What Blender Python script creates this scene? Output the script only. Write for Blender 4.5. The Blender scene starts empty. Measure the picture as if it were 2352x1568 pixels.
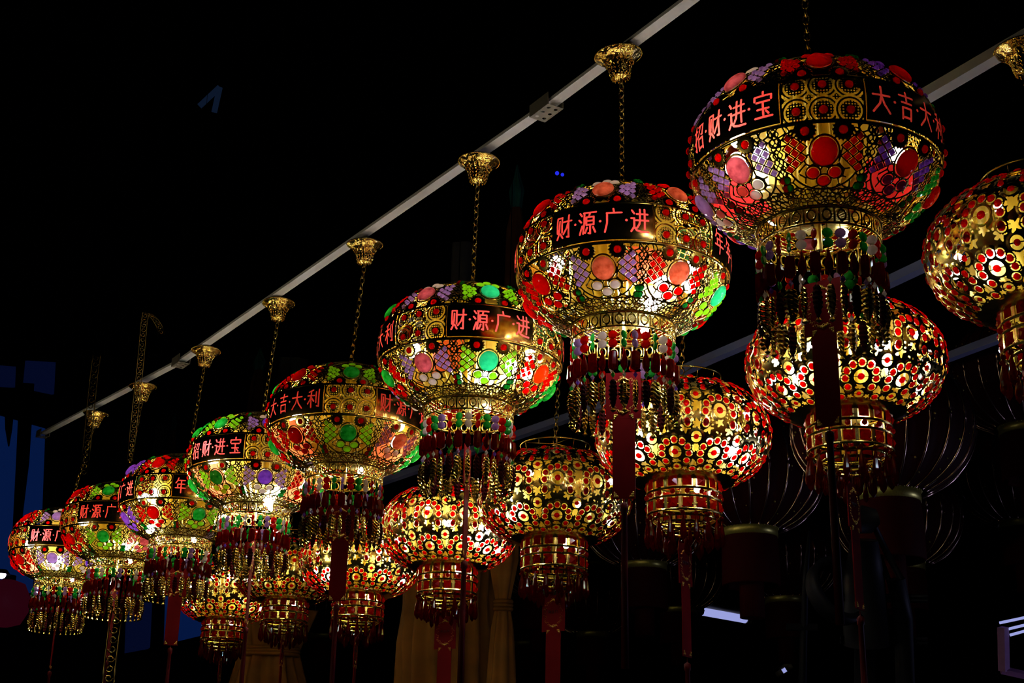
import bpy, math, random
import numpy as np
from mathutils import Vector, Matrix

# ------------------------------------------------------------------ camera, world, light, exposure
SC = bpy.context.scene
COL = SC.collection
W, H, F = 2352.0, 1568.0, 3300.0
PITCH, ROLL = math.radians(19.5), math.radians(1.2)
CAMLOC = Vector((0, 0, 1.6))
cam_data = bpy.data.cameras.new('camera')
cam_data.sensor_width = 36.0
cam_data.lens = 36.0 * F / W
cam_data.clip_end = 300
CAM = bpy.data.objects.new('camera', cam_data)
COL.objects.link(CAM)
CAM.matrix_world = Matrix.Translation(CAMLOC) @ Matrix.Rotation(math.pi / 2 + PITCH, 4, 'X') @ Matrix.Rotation(ROLL, 4, 'Z')
SC.camera = CAM
R3 = CAM.matrix_world.to_3x3()

world = bpy.data.worlds.new('night')
SC.world = world
world.use_nodes = True
world.node_tree.nodes['Background'].inputs[0].default_value = (0.10, 0.16, 0.45, 1)
world.node_tree.nodes['Background'].inputs[1].default_value = 0.0012
SC.view_settings.view_transform = 'Standard'
SC.view_settings.look = 'None'
SC.view_settings.gamma = 1.0
SC.view_settings.use_curve_mapping = False
SC.view_settings.exposure = 0.0
cy = SC.cycles
cy.max_bounces = 6
cy.diffuse_bounces = 3
cy.glossy_bounces = 4
cy.transmission_bounces = 4
cy.transparent_max_bounces = 8
cy.sample_clamp_indirect = 6.0
cy.caustics_reflective = True
cy.caustics_refractive = False
cy.use_light_tree = True


def lamp(name, loc, target, energy, color, size, spread=180):
    ld = bpy.data.lights.new(name, 'AREA')
    ld.energy = energy
    ld.color = color
    ld.shape = 'DISK'
    ld.size = size
    ld.spread = math.radians(spread)
    o = bpy.data.objects.new(name, ld)
    o.location = loc
    o.rotation_euler = (Vector(target) - Vector(loc)).to_track_quat('-Z', 'Y').to_euler()
    COL.objects.link(o)
    return o


def at(x, y, d):
    """the world point seen at pixel (x, y), d metres in front of the lens"""
    return CAMLOC + R3 @ Vector(((x - W / 2) / F * d, -(y - H / 2) / F * d, -d))


lamp('left_fill_light', (-7.5, 3.0, 0.6), (-0.8, 5.5, 3.6), 6.5, (1.0, 0.86, 0.62), 0.7, 70)  # warm fill added out of view at left for rails and lantern fronts
lamp('stage_floodlight', (6.5, 6.2, 1.0), (0.9, 6.2, 3.2), 8, (0.50, 0.52, 1.0), 0.6, 90)

rnd = random.Random(7)
nrs = np.random.RandomState(11)


# ------------------------------------------------------------------ materials
def srgb(r, g, b):
    f = lambda c: (c / 12.92 if c <= .04045 else ((c + .055) / 1.055) ** 2.4)
    return (f(r), f(g), f(b), 1)


def mat_nodes(name):
    m = bpy.data.materials.new(name)
    m.use_nodes = True
    nt = m.node_tree
    return m, nt, nt.nodes['Principled BSDF'], nt.nodes['Material Output']


def metal(name, col, rough, noise=0.0, bump=0.0, scale=60):
    m, nt, p, out = mat_nodes(name)
    p.inputs['Base Color'].default_value = col
    p.inputs['Metallic'].default_value = 1
    p.inputs['Roughness'].default_value = rough
    if bump:
        n = nt.nodes.new('ShaderNodeTexNoise')
        n.inputs['Scale'].default_value = scale
        n.inputs['Detail'].default_value = 3
        tc = nt.nodes.new('ShaderNodeTexCoord')
        nt.links.new(tc.outputs['Object'], n.inputs['Vector'])
        b = nt.nodes.new('ShaderNodeBump')
        b.inputs['Strength'].default_value = bump
        b.inputs['Distance'].default_value = 0.01
        nt.links.new(n.outputs['Fac'], b.inputs['Height'])
        nt.links.new(b.outputs['Normal'], p.inputs['Normal'])
    return m


def plain(name, col, rough=0.6, metallic=0.0, noise=0.25, scale=30, spec=0.5):
    m, nt, p, out = mat_nodes(name)
    p.inputs['Roughness'].default_value = rough
    p.inputs['Metallic'].default_value = metallic
    p.inputs['Specular IOR Level'].default_value = spec
    tc = nt.nodes.new('ShaderNodeTexCoord')
    n = nt.nodes.new('ShaderNodeTexNoise')
    n.inputs['Scale'].default_value = scale
    n.inputs['Detail'].default_value = 4
    r = nt.nodes.new('ShaderNodeValToRGB')
    c = col
    r.color_ramp.elements[0].color = (c[0] * (1 - noise), c[1] * (1 - noise), c[2] * (1 - noise), 1)
    r.color_ramp.elements[1].color = (min(1, c[0] * (1 + noise)), min(1, c[1] * (1 + noise)), min(1, c[2] * (1 + noise)), 1)
    nt.links.new(tc.outputs['Object'], n.inputs['Vector'])
    nt.links.new(n.outputs['Fac'], r.inputs['Fac'])
    nt.links.new(r.outputs['Color'], p.inputs['Base Color'])
    return m


def emit(name, col, strength):
    m, nt, p, out = mat_nodes(name)
    p.inputs['Base Color'].default_value = (.02, .02, .02, 1)
    p.inputs['Emission Color'].default_value = col
    p.inputs['Emission Strength'].default_value = strength
    return m


def gem_mat(name, col, trans=0.75, vary=0.0):
    """coloured acrylic: lets the lamp behind it through, with a polished face"""
    m, nt, p, out = mat_nodes(name)
    p.inputs['Base Color'].default_value = (col[0] * .12, col[1] * .12, col[2] * .12, 1)
    p.inputs['Roughness'].default_value = 0.08
    p.inputs['Coat Weight'].default_value = 0.6
    p.inputs['Coat Roughness'].default_value = 0.05
    t = nt.nodes.new('ShaderNodeBsdfTranslucent')
    t.inputs['Color'].default_value = col
    if vary:
        # milky swirls in the moulded acrylic
        tc = nt.nodes.new('ShaderNodeTexCoord')
        n = nt.nodes.new('ShaderNodeTexNoise')
        n.inputs['Scale'].default_value = 38
        n.inputs['Detail'].default_value = 3
        r = nt.nodes.new('ShaderNodeValToRGB')
        r.color_ramp.elements[0].position = .35
        r.color_ramp.elements[1].position = .68
        r.color_ramp.elements[0].color = tuple(c * (1 - vary) for c in col[:3]) + (1,)
        r.color_ramp.elements[1].color = tuple(min(1, c + vary * .35) for c in col[:3]) + (1,)
        nt.links.new(tc.outputs['Object'], n.inputs['Vector'])
        nt.links.new(n.outputs['Fac'], r.inputs['Fac'])
        nt.links.new(r.outputs['Color'], t.inputs['Color'])
    mx = nt.nodes.new('ShaderNodeMixShader')
    mx.inputs[0].default_value = trans
    nt.links.new(p.outputs[0], mx.inputs[1])
    nt.links.new(t.outputs[0], mx.inputs[2])
    nt.links.new(mx.outputs[0], out.inputs['Surface'])
    return m


GEM = {
    'red': gem_mat('red_acrylic', (0.62, 0.018, 0.008, 1)),
    'orange': gem_mat('orange_acrylic', (1.0, 0.16, 0.02, 1)),
    'pink': gem_mat('pink_acrylic', (0.80, 0.22, 0.26, 1), .75, .5),
    'peach': gem_mat('peach_acrylic', (0.90, 0.26, 0.12, 1), .75, .5),
    'lilac': gem_mat('lilac_acrylic', (0.55, 0.36, 0.66, 1), .75, .3),
    'violet': gem_mat('violet_acrylic', (0.34, 0.13, 0.66, 1), .75, .3),
    'green': gem_mat('green_acrylic', (0.015, 0.48, 0.07, 1), .75, .4),
    'mint': gem_mat('mint_acrylic', (0.10, 0.85, 0.50, 1), .75, .25),
    'lime': gem_mat('lime_acrylic', (0.45, 0.80, 0.08, 1)),
    'clear': gem_mat('clear_acrylic', (0.90, 0.82, 0.80, 1)),
    'scarlet': gem_mat('scarlet_acrylic', (0.95, 0.07, 0.012, 1)),
    'ruby': gem_mat('ruby_acrylic', (0.50, 0.014, 0.008, 1)),
    'garnet': gem_mat('garnet_acrylic', (0.60, 0.03, 0.008, 1)),
    'deep': gem_mat('deep_red_acrylic', (0.26, 0.005, 0.008, 1)),
    'amber': gem_mat('amber_acrylic', (0.95, 0.65, 0.15, 1)),
}
M = {
    'gold_sheet': metal('stamped_gold_sheet', (0.80, 0.60, 0.15, 1), 0.2),
    'gold_core': metal('gold_foil_core', (1.0, 0.86, 0.30, 1), 0.42, bump=0.35, scale=25),
    'gold_polished': metal('polished_gold', (0.95, 0.66, 0.18, 1), 0.12, bump=0.35, scale=90),
    'gold_sign': metal('smoked_gold_sign', (0.80, 0.50, 0.14, 1), 0.18, bump=0.05, scale=12),
    'gold_chain': metal('brass_chain', (0.50, 0.34, 0.09, 1), 0.25),
    'gold_dim': metal('tarnished_brass', (0.07, 0.045, 0.012, 1), 0.35),
    'gold_dark': metal('dull_brass', (0.30, 0.20, 0.06, 1), 0.3),
    'letter_red': gem_mat('red_glitter_film', (0.42, 0.035, 0.03, 1), 0.8),
    'film_salmon': plain('salmon_film', (0.95, 0.13, 0.04, 1), 0.4, noise=.1),
    'film_orange': gem_mat('orange_film', (0.90, 0.17, 0.06, 1), .9),
    'film_red': gem_mat('red_film', (0.60, 0.02, 0.02, 1), .9),
    'red_card': plain('red_lacquered_card', (0.11, 0.002, 0.003, 1), 0.5, noise=.12, scale=20, spec=.06),
    'red_cord': plain('red_silk_cord', (0.07, 0.003, 0.003, 1), 0.5, noise=.2, scale=90, spec=.1),
    'gold_print': metal('gold_print', (0.75, 0.50, 0.10, 1), 0.4),
    'ink': plain('black_ink', (0.006, 0.004, 0.004, 1), 0.5),
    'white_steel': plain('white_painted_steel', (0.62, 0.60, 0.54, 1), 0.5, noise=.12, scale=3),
    'blue_lit_steel': plain('steel_with_blue_light_in_colour', (0.16, 0.18, 0.32, 1), 0.5, noise=.12, scale=3),  # rear rails: the blue stage light is mixed into the steel's colour
    'grey_steel': plain('grey_bracket_steel', (0.17, 0.15, 0.10, 1), 0.5),
    'black_steel': plain('black_steel', (0.004, 0.004, 0.005, 1), 0.55, spec=.08),
    'red_cloth': plain('dark_red_lantern_cloth', (0.02, 0.0012, 0.0016, 1), 0.7, noise=.2, spec=.06),
    'red_fringe': plain('red_tassel_thread', (0.026, 0.0008, 0.001, 1), 0.75, noise=.35, scale=120, spec=.05),
    'gold_rim': plain('gold_glitter_rim', (0.34, 0.30, 0.06, 1), 0.35, metallic=.7, noise=.4, scale=120),
    'rib': metal('gold_rib_trim', (0.45, 0.28, 0.20, 1), 0.22),
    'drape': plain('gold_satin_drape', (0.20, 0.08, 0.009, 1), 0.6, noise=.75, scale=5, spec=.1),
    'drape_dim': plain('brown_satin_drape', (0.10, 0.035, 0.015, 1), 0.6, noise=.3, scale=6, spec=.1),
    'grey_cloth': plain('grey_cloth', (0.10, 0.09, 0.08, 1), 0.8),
    'teal_cloth': plain('teal_cloth', (0.01, 0.14, 0.12, 1), 0.6),
    'night_wall': plain('night_blue_wall', (0.01, 0.012, 0.02, 1), 0.9),
    'led': emit('led_lamp', (1.0, 0.93, 0.82, 1), 260),
    'led_cool': emit('cool_led_lamp', (0.72, 0.78, 1.0, 1), 330),
    'tube': emit('lit_tube', (0.42, 0.46, 0.95, 1), 0.75),
    'blue_window': emit('blue_lit_window', (0.003, 0.018, 0.11, 1), 0.42),
    'blue_window_dim': emit('dim_blue_window', (0.004, 0.01, 0.06, 1), 0.25),
    'blue_dot': emit('blue_indicator', (0.02, 0.03, 0.9, 1), 0.9),
    'magenta': emit('magenta_lamp', (0.30, 0.012, 0.06, 1), 0.06),
    'white_lamp': emit('white_spot_lamp', (0.75, 0.65, 1.0, 1), 5.0),
}


# ------------------------------------------------------------------ mesh helpers
def new_mesh(name, verts, faces, mats, smooth=True, midx=None):
    """verts (n,3) array; faces: list of tuples or (m,k) int array"""
    me = bpy.data.meshes.new(name)
    V = np.asarray(verts, dtype=np.float32)
    if isinstance(faces, np.ndarray):
        m, k = faces.shape
        me.vertices.add(len(V))
        me.vertices.foreach_set('co', V.ravel())
        me.loops.add(m * k)
        me.loops.foreach_set('vertex_index', faces.astype(np.int32).ravel())
        me.polygons.add(m)
        me.polygons.foreach_set('loop_start', np.arange(0, m * k, k, dtype=np.int32))
        me.polygons.foreach_set('loop_total', np.full(m, k, dtype=np.int32))
        me.update(calc_edges=True)
    else:
        me.from_pydata([tuple(map(float, v)) for v in V], [], faces)
    for mm in (mats if isinstance(mats, (list, tuple)) else [mats]):
        me.materials.append(mm)
    n = len(me.polygons)
    me.polygons.foreach_set('use_smooth', np.full(n, bool(smooth)))
    if midx is not None:
        me.polygons.foreach_set('material_index', np.asarray(midx, dtype=np.int32))
    me.update()
    return me


class MB:
    """collects shapes into one mesh"""
    def __init__(s):
        s.v, s.f, s.m = [], [], []

    def add(s, V, Fc, mi=0, M4=None):
        b = len(s.v)
        for p in V:
            p = Vector(p)
            s.v.append(tuple(M4 @ p) if M4 is not None else tuple(p))
        for f in Fc:
            s.f.append(tuple(i + b for i in f))
            s.m.append(mi)
        return s

    def box(s, sx, sy, sz, c=(0, 0, 0), mi=0, M4=None):
        x, y, z = sx / 2, sy / 2, sz / 2
        V = [(c[0] + i * x, c[1] + j * y, c[2] + k * z) for i in (-1, 1) for j in (-1, 1) for k in (-1, 1)]
        Fc = [(0, 1, 3, 2), (4, 6, 7, 5), (0, 4, 5, 1), (2, 3, 7, 6), (0, 2, 6, 4), (1, 5, 7, 3)]
        return s.add(V, Fc, mi, M4)

    def lathe(s, prof, n=24, mi=0, M4=None, mod=None, cap=False):
        """prof: list of (r, z), turned about z"""
        V, Fc = [], []
        for j, (r, z) in enumerate(prof):
            for i in range(n):
                a = 2 * math.pi * i / n
                k = mod(a, j) if mod else 1
                V.append((r * k * math.cos(a), r * k * math.sin(a), z))
        for j in range(len(prof) - 1):
            for i in range(n):
                a, b = j * n + i, j * n + (i + 1) % n
                Fc.append((a, b, b + n, a + n))
        if cap:
            Fc.append(tuple(range(n - 1, -1, -1)))
            k = (len(prof) - 1) * n
            Fc.append(tuple(range(k, k + n)))
        return s.add(V, Fc, mi, M4)

    def tube(s, pts, r, n=8, mi=0, closed=False, M4=None, cap=True):
        P = [Vector(p) for p in pts]
        V, Fc = [], []
        k = len(P)
        up = Vector((0, 0, 1))
        for i, p in enumerate(P):
            a = P[(i - 1) % k] if (closed or i) else P[i]
            b = P[(i + 1) % k] if (closed or i < k - 1) else P[i]
            t = (b - a).normalized()
            u = t.cross(up)
            if u.length < 1e-3:
                u = t.cross(Vector((1, 0, 0)))
            u.normalize()
            w = u.cross(t)
            rr = r[i] if isinstance(r, (list, tuple)) else r
            for j in range(n):
                q = 2 * math.pi * j / n
                V.append(p + (u * math.cos(q) + w * math.sin(q)) * rr)
        for i in range(k if closed else k - 1):
            for j in range(n):
                a, b = i * n + j, i * n + (j + 1) % n
                c, d = ((i + 1) % k) * n + j, ((i + 1) % k) * n + (j + 1) % n
                Fc.append((a, b, d, c))
        if not closed and cap:
            Fc.append(tuple(range(n)))
            Fc.append(tuple(range((k - 1) * n + n - 1, (k - 1) * n - 1, -1)))
        return s.add(V, Fc, mi, M4)

    def ring(s, R, r, z=0, n=36, k=6, mi=0, M4=None, rz=None):
        pts = [(R * math.cos(2 * math.pi * i / n), R * math.sin(2 * math.pi * i / n), z) for i in range(n)]
        return s.tube(pts, r, k, mi, True, M4)

    def ball(s, r, c=(0, 0, 0), n=10, m=6, mi=0, sz=1.0, M4=None):
        prof = [(r * max(1e-4, math.sin(math.pi * j / m)), -r * sz * math.cos(math.pi * j / m)) for j in range(m + 1)]
        T = Matrix.Translation(c)
        return s.lathe(prof, n, mi, (M4 @ T) if M4 is not None else T)

    def mesh(s, name, mats, smooth=True):
        return new_mesh(name, s.v, s.f, mats, smooth, s.m)


def obj(name, me, parent=None, M4=None):
    o = bpy.data.objects.new(name, me)
    COL.objects.link(o)
    if parent is not None:
        o.parent = parent
    if M4 is not None:
        o.matrix_basis = M4
    return o


def tag(o, label, cat, group=None, kind=None):
    o['label'] = label
    o['category'] = cat
    if group:
        o['group'] = group
    if kind:
        o['kind'] = kind
    return o


def thing(name, loc, label, cat, group=None, rz=0):
    o = bpy.data.objects.new(name, None)
    COL.objects.link(o)
    o.empty_display_size = .1
    o.matrix_basis = Matrix.Translation(loc) @ Matrix.Rotation(rz, 4, 'Z')
    return tag(o, label, cat, group)


def wire_up(o, top=10.0, start=0.0, r=.003):
    obj('suspension_wire', MB().tube([(0, 0, start), (0, 0, top)], r, 5).mesh('suspension_wire', M['black_steel']), o)


# ------------------------------------------------------------------ sheets cut by a distance field
def cut_sheet(P, sd, wrap, cell_keep=None):
    """P (nu,nv,3) grid, sd (nu,nv) signed distance (<0 = metal). Returns verts, quads with the cut edge snapped to the zero line."""
    nu, nv, _ = P.shape
    i0 = np.arange(nu if wrap else nu - 1)
    i1 = (i0 + 1) % nu
    c = (sd[i0][:, :-1] + sd[i1][:, :-1] + sd[i0][:, 1:] + sd[i1][:, 1:]) / 4
    keep = c < 0
    touch_k = np.zeros((nu, nv), bool)
    touch_d = np.zeros((nu, nv), bool)
    for a in (i0, i1):
        for sl in (slice(0, nv - 1), slice(1, nv)):
            tk = np.zeros((nu, nv), bool)
            td = np.zeros((nu, nv), bool)
            tk[a, sl] = keep
            td[a, sl] = ~keep
            touch_k |= tk
            touch_d |= td
    if wrap:
        gi = (np.roll(sd, -1, 0) - np.roll(sd, 1, 0)) / 2
        Pi = (np.roll(P, -1, 0) - np.roll(P, 1, 0)) / 2
    else:
        gi = np.gradient(sd, axis=0)
        Pi = np.gradient(P, axis=0)
    gj = np.gradient(sd, axis=1)
    Pj = np.gradient(P, axis=1)
    g2 = gi * gi + gj * gj + 1e-12
    si = np.clip(-sd * gi / g2, -.7, .7)
    sj = np.clip(-sd * gj / g2, -.7, .7)
    mv = touch_k & touch_d
    Q = P.copy()
    Q[mv] += Pi[mv] * si[mv][:, None] + Pj[mv] * sj[mv][:, None]
    idx = np.arange(nu * nv).reshape(nu, nv)
    a = idx[i0][:, :-1]
    b = idx[i1][:, :-1]
    c2 = idx[i1][:, 1:]
    d = idx[i0][:, 1:]
    faces = np.stack([a, b, c2, d], -1)[keep]
    used = np.unique(faces)
    remap = np.full(nu * nv, -1, np.int64)
    remap[used] = np.arange(len(used))
    return Q.reshape(-1, 3)[used], remap[faces]


class Profile:
    """round lantern body: superellipse of radius 1, half height b, cut off at radius rc"""
    def __init__(s, b, rc, n=2.2):
        t = np.linspace(-1, 1, 4001)
        # parametrize by angle
        q = t * math.pi / 2
        r = np.cos(q) ** (2 / n)
        z = np.sign(q) * np.abs(np.sin(q)) ** (2 / n) * b
        ok = r >= rc
        r, z = r[ok], z[ok]
        s.r, s.z = r[::-1], z[::-1]            # from the top down
        ds = np.hypot(np.diff(s.r), np.diff(s.z))
        arc = np.concatenate([[0], np.cumsum(ds)])
        k = np.interp(0, -s.z, arc)
        s.s = arc - k                              # 0 at the equator, positive downwards
        s.smax = float(s.s[-1])
        s.zc = float(s.z[-1])

    def R(s, t):
        return np.interp(t, s.s, s.r)

    def Z(s, t):
        return np.interp(t, s.s, s.z)

    def frame(s, th, t, off=0.0):
        """matrix with x along the girth, y up the wall, z out of it"""
        e = 1e-3
        r, z = float(s.R(t)), float(s.Z(t))
        dr = float(s.R(t - e) - s.R(t + e))
        dz = float(s.Z(t - e) - s.Z(t + e))
        rad = Vector((math.cos(th), math.sin(th), 0))
        x = Vector((-math.sin(th), math.cos(th), 0))
        y = (rad * dr + Vector((0, 0, dz))).normalized()
        n = x.cross(y).normalized()
        p = rad * r + Vector((0, 0, z)) + n * off
        return Matrix(((x.x, y.x, n.x, p.x), (x.y, y.y, n.y, p.y), (x.z, y.z, n.z, p.z), (0, 0, 0, 1)))


def seg_dist(X, Y, a, b):
    ax, ay = a
    bx, by = b
    dx, dy = bx - ax, by - ay
    L = dx * dx + dy * dy + 1e-9
    t = np.clip(((X - ax) * dx + (Y - ay) * dy) / L, 0, 1)
    return np.hypot(X - ax - t * dx, Y - ay - t * dy)


# brush strokes of the twelve characters on a 100 x 100 field, y upwards
GLYPH = {
    '招': [[(2, 76), (36, 76)], [(20, 98), (20, 6), (9, 12)], [(2, 34), (36, 52)], [(44, 90), (90, 90), (86, 54), (74, 56)],
          [(64, 90), (58, 68), (42, 50)], [(48, 42), (48, 3)], [(48, 42), (88, 42), (88, 3)], [(48, 9), (88, 9)]],
    '财': [[(8, 92), (8, 30)], [(8, 92), (38, 92), (38, 30)], [(23, 78), (22, 48), (16, 22), (4, 6)], [(26, 26), (40, 8)],
          [(46, 72), (98, 72)], [(80, 98), (80, 8), (67, 10)], [(80, 70), (66, 42), (46, 22)]],
    '进': [[(8, 92), (20, 78)], [(4, 58), (20, 58), (20, 24), (4, 6)], [(20, 24), (34, 10), (60, 5), (98, 4)], [(34, 76), (94, 76)],
          [(30, 50), (98, 50)], [(52, 96), (52, 50), (48, 34), (36, 20)], [(78, 96), (78, 16)]],
    '宝': [[(50, 100), (50, 86)], [(8, 68), (8, 84), (92, 84), (92, 68)], [(18, 62), (82, 62)], [(22, 36), (78, 36)],
          [(8, 8), (94, 8)], [(50, 62), (50, 8)], [(64, 28), (76, 18)]],
    '大': [[(6, 66), (94, 66)], [(50, 98), (50, 66), (40, 36), (6, 6)], [(50, 62), (64, 34), (94, 6)]],
    '吉': [[(8, 84), (92, 84)], [(50, 100), (50, 60)], [(20, 60), (80, 60)], [(24, 42), (24, 3)], [(24, 42), (76, 42), (76, 3)],
          [(24, 9), (76, 9)]],
    '利': [[(44, 96), (12, 86)], [(4, 66), (56, 66)], [(30, 90), (30, 4)], [(30, 64), (20, 42), (4, 24)], [(32, 56), (52, 36)],
          [(70, 84), (70, 28)], [(92, 98), (92, 8), (78, 10)]],
    '源': [[(6, 92), (18, 80)], [(2, 64), (14, 54)], [(4, 6), (20, 38)], [(28, 92), (98, 92)], [(32, 92), (32, 50), (24, 8)],
          [(64, 90), (58, 74)], [(44, 73), (44, 40)], [(44, 73), (86, 73), (86, 40)], [(44, 57), (86, 57)], [(44, 41), (86, 41)],
          [(65, 41), (65, 6), (55, 8)], [(48, 30), (36, 10)], [(82, 30), (94, 10)]],
    '广': [[(50, 100), (54, 84)], [(14, 82), (96, 82)], [(16, 82), (16, 40), (4, 6)]],
    '年': [[(28, 98), (20, 78), (6, 64)], [(24, 82), (90, 82)], [(24, 57), (86, 57)], [(24, 57), (24, 32)], [(4, 32), (96, 32)],
          [(56, 82), (56, 2)]],
    '有': [[(6, 80), (94, 80)], [(44, 98), (30, 62), (6, 40)], [(34, 60), (34, 2)], [(34, 60), (80, 60), (80, 6), (68, 8)],
          [(34, 43), (80, 43)], [(34, 26), (80, 26)]],
    '余': [[(50, 98), (28, 76), (4, 60)], [(50, 98), (72, 76), (96, 60)], [(28, 60), (72, 60)], [(14, 42), (88, 42)],
          [(50, 60), (50, 6), (40, 8)], [(32, 30), (16, 12)], [(68, 30), (86, 12)]],
}
PHRASES = ['招财进宝', '大吉大利', '财源广进', '年年有余']

# ================================================================== jewelled sign lantern (near row)
AR = 0.31                                  # body radius in metres
PA = Profile(0.70, 0.47)
BAND0, BAND1 = -0.20, 0.18                 # sign band along the wall, in radii
PANEL_HALF = math.radians(27)


def vor_edges(X, Y, seeds):
    """distance to the border between the two nearest seeds"""
    d = np.full(X.shape + (2,), 9.0)
    for (a, b) in seeds:
        q = np.hypot(X - a, Y - b)
        lo = np.minimum(d[..., 0], q)
        mid = np.minimum(np.maximum(d[..., 0], q), d[..., 1])
        d[..., 0], d[..., 1] = lo, mid
    return (d[..., 1] - d[..., 0]) / 2


def jitter_seeds(x0, x1, y0, y1, step, rs):
    out = []
    for j, y in enumerate(np.arange(y0, y1, step)):
        for x in np.arange(x0, x1, step):
            out.append((x + (j % 2) * step / 2 + rs.uniform(-.33, .33) * step, y + rs.uniform(-.33, .33) * step))
    return out


NET = [(.262, .40 + k) for k in (-.117, -.039, .039, .117)] + [(.216, .40 + k) for k in (-.078, 0, .078)] + [(.170, .40 + k) for k in (-.039, .039)]


def petal_gems():
    """gems of one lower petal: (x, t, shape, role); x across in radii, t along the wall"""
    G = [(0, .40, 'cabochon', 'cab')]
    for sx in (-1, 1):
        G.append((sx * .135, .245, 'round', 'eye'))
        for gx, gy in NET:
            G.append((sx * gx, gy, 'square', 'grid'))
        G.append((sx * .085, .565, 'oval', 'oval'))
        G.append((sx * .30, .60, 'bead', 'edge'))
        G.append((sx * .285, .67, 'bead', 'edge'))
    G.append((0, .635, 'oval', 'oval'))
    return G


def sign_shell_mesh():
    nq, nv = 320, 380
    th = np.linspace(0, math.pi / 2, nq, endpoint=False)      # one quarter, panel centre at 0
    th = np.where(th > math.pi / 4, th - math.pi / 2, th)     # -> [-45, 45] deg about the panel centre
    t = np.linspace(PA.s[0], PA.smax, nv)
    TH, T = np.meshgrid(th, t, indexing='ij')
    R = PA.R(T)
    rs = np.random.RandomState(3)
    at_ = np.abs(T)
    # petal coordinates: fold every 45 deg
    PH = (TH + math.pi / 8) % (math.pi / 4) - math.pi / 8
    X = PH * (0.55 * R + 0.45 * PA.R(np.full_like(T, .40)))
    Y = at_ * 1.0
    # base net of irregular cells, sparser in the middle, finer at the rims
    ve = vor_edges(X, Y, jitter_seeds(-.46, .46, .12, 1.05, .088, rs)) - .0065
    vf = vor_edges(X, Y, jitter_seeds(-.46, .46, .60, 1.05, .042, rs)) - .0055
    sd = np.where(Y > .70, np.minimum(vf, ve), ve)
    d_ring = np.abs(np.hypot(X, Y - .43) - .285)
    inside = np.hypot(X, (Y - .43)) < .28
    sd = np.where(inside & (Y < .68), np.maximum(sd, .012 * np.ones_like(sd) * 0 + np.where(np.hypot(X, Y - .52) < .2, sd, .02)), sd)
    sd = np.minimum(sd, d_ring - .0085)
    # net that holds the square stones
    for sx in (-1, 1):
        for nx, ny in NET:
            q = np.abs(X * sx - nx) / 1.15 + np.abs(Y - ny) - .0395
            sd = np.where(q < 0, .02, sd)
        for nx, ny in NET:
            q = np.abs(X * sx - nx) / 1.15 + np.abs(Y - ny) - .0395
            sd = np.minimum(sd, np.abs(q) / 1.35 - .0048)
    # gem mounts
    for (gx, gy, shape, role) in petal_gems():
        if role == 'cab':
            q = np.hypot((X - gx) / .93, Y - gy) - .118
            sd = np.where(q < 0, .02, sd)
            sd = np.minimum(sd, np.abs(q) - .009)
        elif role == 'eye':
            q = np.hypot(X - gx, Y - gy)
            an = np.arctan2(Y - gy, X - gx)
            sd = np.minimum(sd, q - (.078 + .006 * np.cos(an * 16)))
            sd = np.where(q < .03, .03 - q, sd)
        elif role == 'oval':
            q = np.hypot(X - gx, (Y - gy) * 1.1) - .058
            sd = np.where(q < 0, .02, sd)
            sd = np.minimum(sd, np.abs(q) - .008)
        elif role == 'edge':
            q = np.hypot(X - gx, Y - gy) - .03
            sd = np.where(q < 0, -q, sd)
            sd = np.minimum(sd, np.abs(q) - .006)
    # scrolls and twisted bars between the petals
    half = math.pi / 8 * (0.55 * R + 0.45 * PA.R(np.full_like(T, .40)))
    e = half - np.abs(X)
    sd = np.minimum(sd, np.abs(e - .018 * (1 + np.sin(Y * 60))) - .006)
    sd = np.minimum(sd, np.abs(e - .018 * (1 - np.sin(Y * 60))) - .006)
    for sx in (-1, 1):
        for (cx, cyy, rr) in ((.30, .235, .05), (.225, .255, .03), (.345, .30, .032)):
            sd = np.minimum(sd, np.abs(np.hypot(X * sx - cx, Y - cyy) - rr) - .006)
    sd = np.minimum(sd, np.abs(Y - .715 - .012 * np.cos(X * 70)) - .006)
    # sign band
    band = (T > BAND0) & (T < BAND1)
    side = np.abs(TH) > PANEL_HALF
    X2 = (np.mod(TH, math.pi / 2) - math.pi / 4) * R           # 0 in the middle of the jewelled field
    Y2 = T + .01
    cell = .0225
    ax = np.abs((X2 + 20 * cell) % cell - cell / 2)
    ay = np.abs((Y2 + 20 * cell) % cell - cell / 2)
    fil = (cell / 2 - np.maximum(ax, ay)) - .0050
    fil = np.minimum(fil, np.hypot(ax, ay) * -1 + .0125 + .0)
    fil = np.maximum(fil, -.004)
    for cx in (-.2, 0, .2):
        for cyy in (-.105, .105):
            q = np.hypot(X2 - cx, Y2 - cyy)
            ring = np.abs(q - .100)
            fil = np.where((ring < .024), np.maximum(fil, .003), fil)
            fil = np.minimum(fil, ring - .0085)
            fil = np.minimum(fil, q - .045)
            fil = np.where(q < .03, .03 - q, fil)
    sdb = np.where(side, fil, .03)
    sd = np.where(band, sdb, sd)
    edge_th = np.abs(np.abs(TH) - PANEL_HALF) * R
    sd = np.where(band, np.minimum(sd, edge_th - .012), sd)
    # hoops along the band and at both openings
    for c0, w in ((BAND0, .016), (BAND1, .016), (PA.s[0] + .014, .015), (PA.smax - .014, .015)):
        sd = np.minimum(sd, np.abs(T - c0) - w)
    # raise the wires a little, so that they catch the light
    relief = np.clip(-sd / .01, 0, 1)
    relief = .010 * np.sqrt(relief)
    full = np.concatenate([np.linspace(0, 2 * math.pi, nq * 4, endpoint=False)])
    t_full = t
    e = 1e-3
    dr = PA.R(t - e) - PA.R(t + e)
    dz = PA.Z(t - e) - PA.Z(t + e)
    L = np.hypot(dr, dz)
    nr, nz = dz / L, -dr / L
    relief4 = np.concatenate([relief] * 4, 0)
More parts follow.
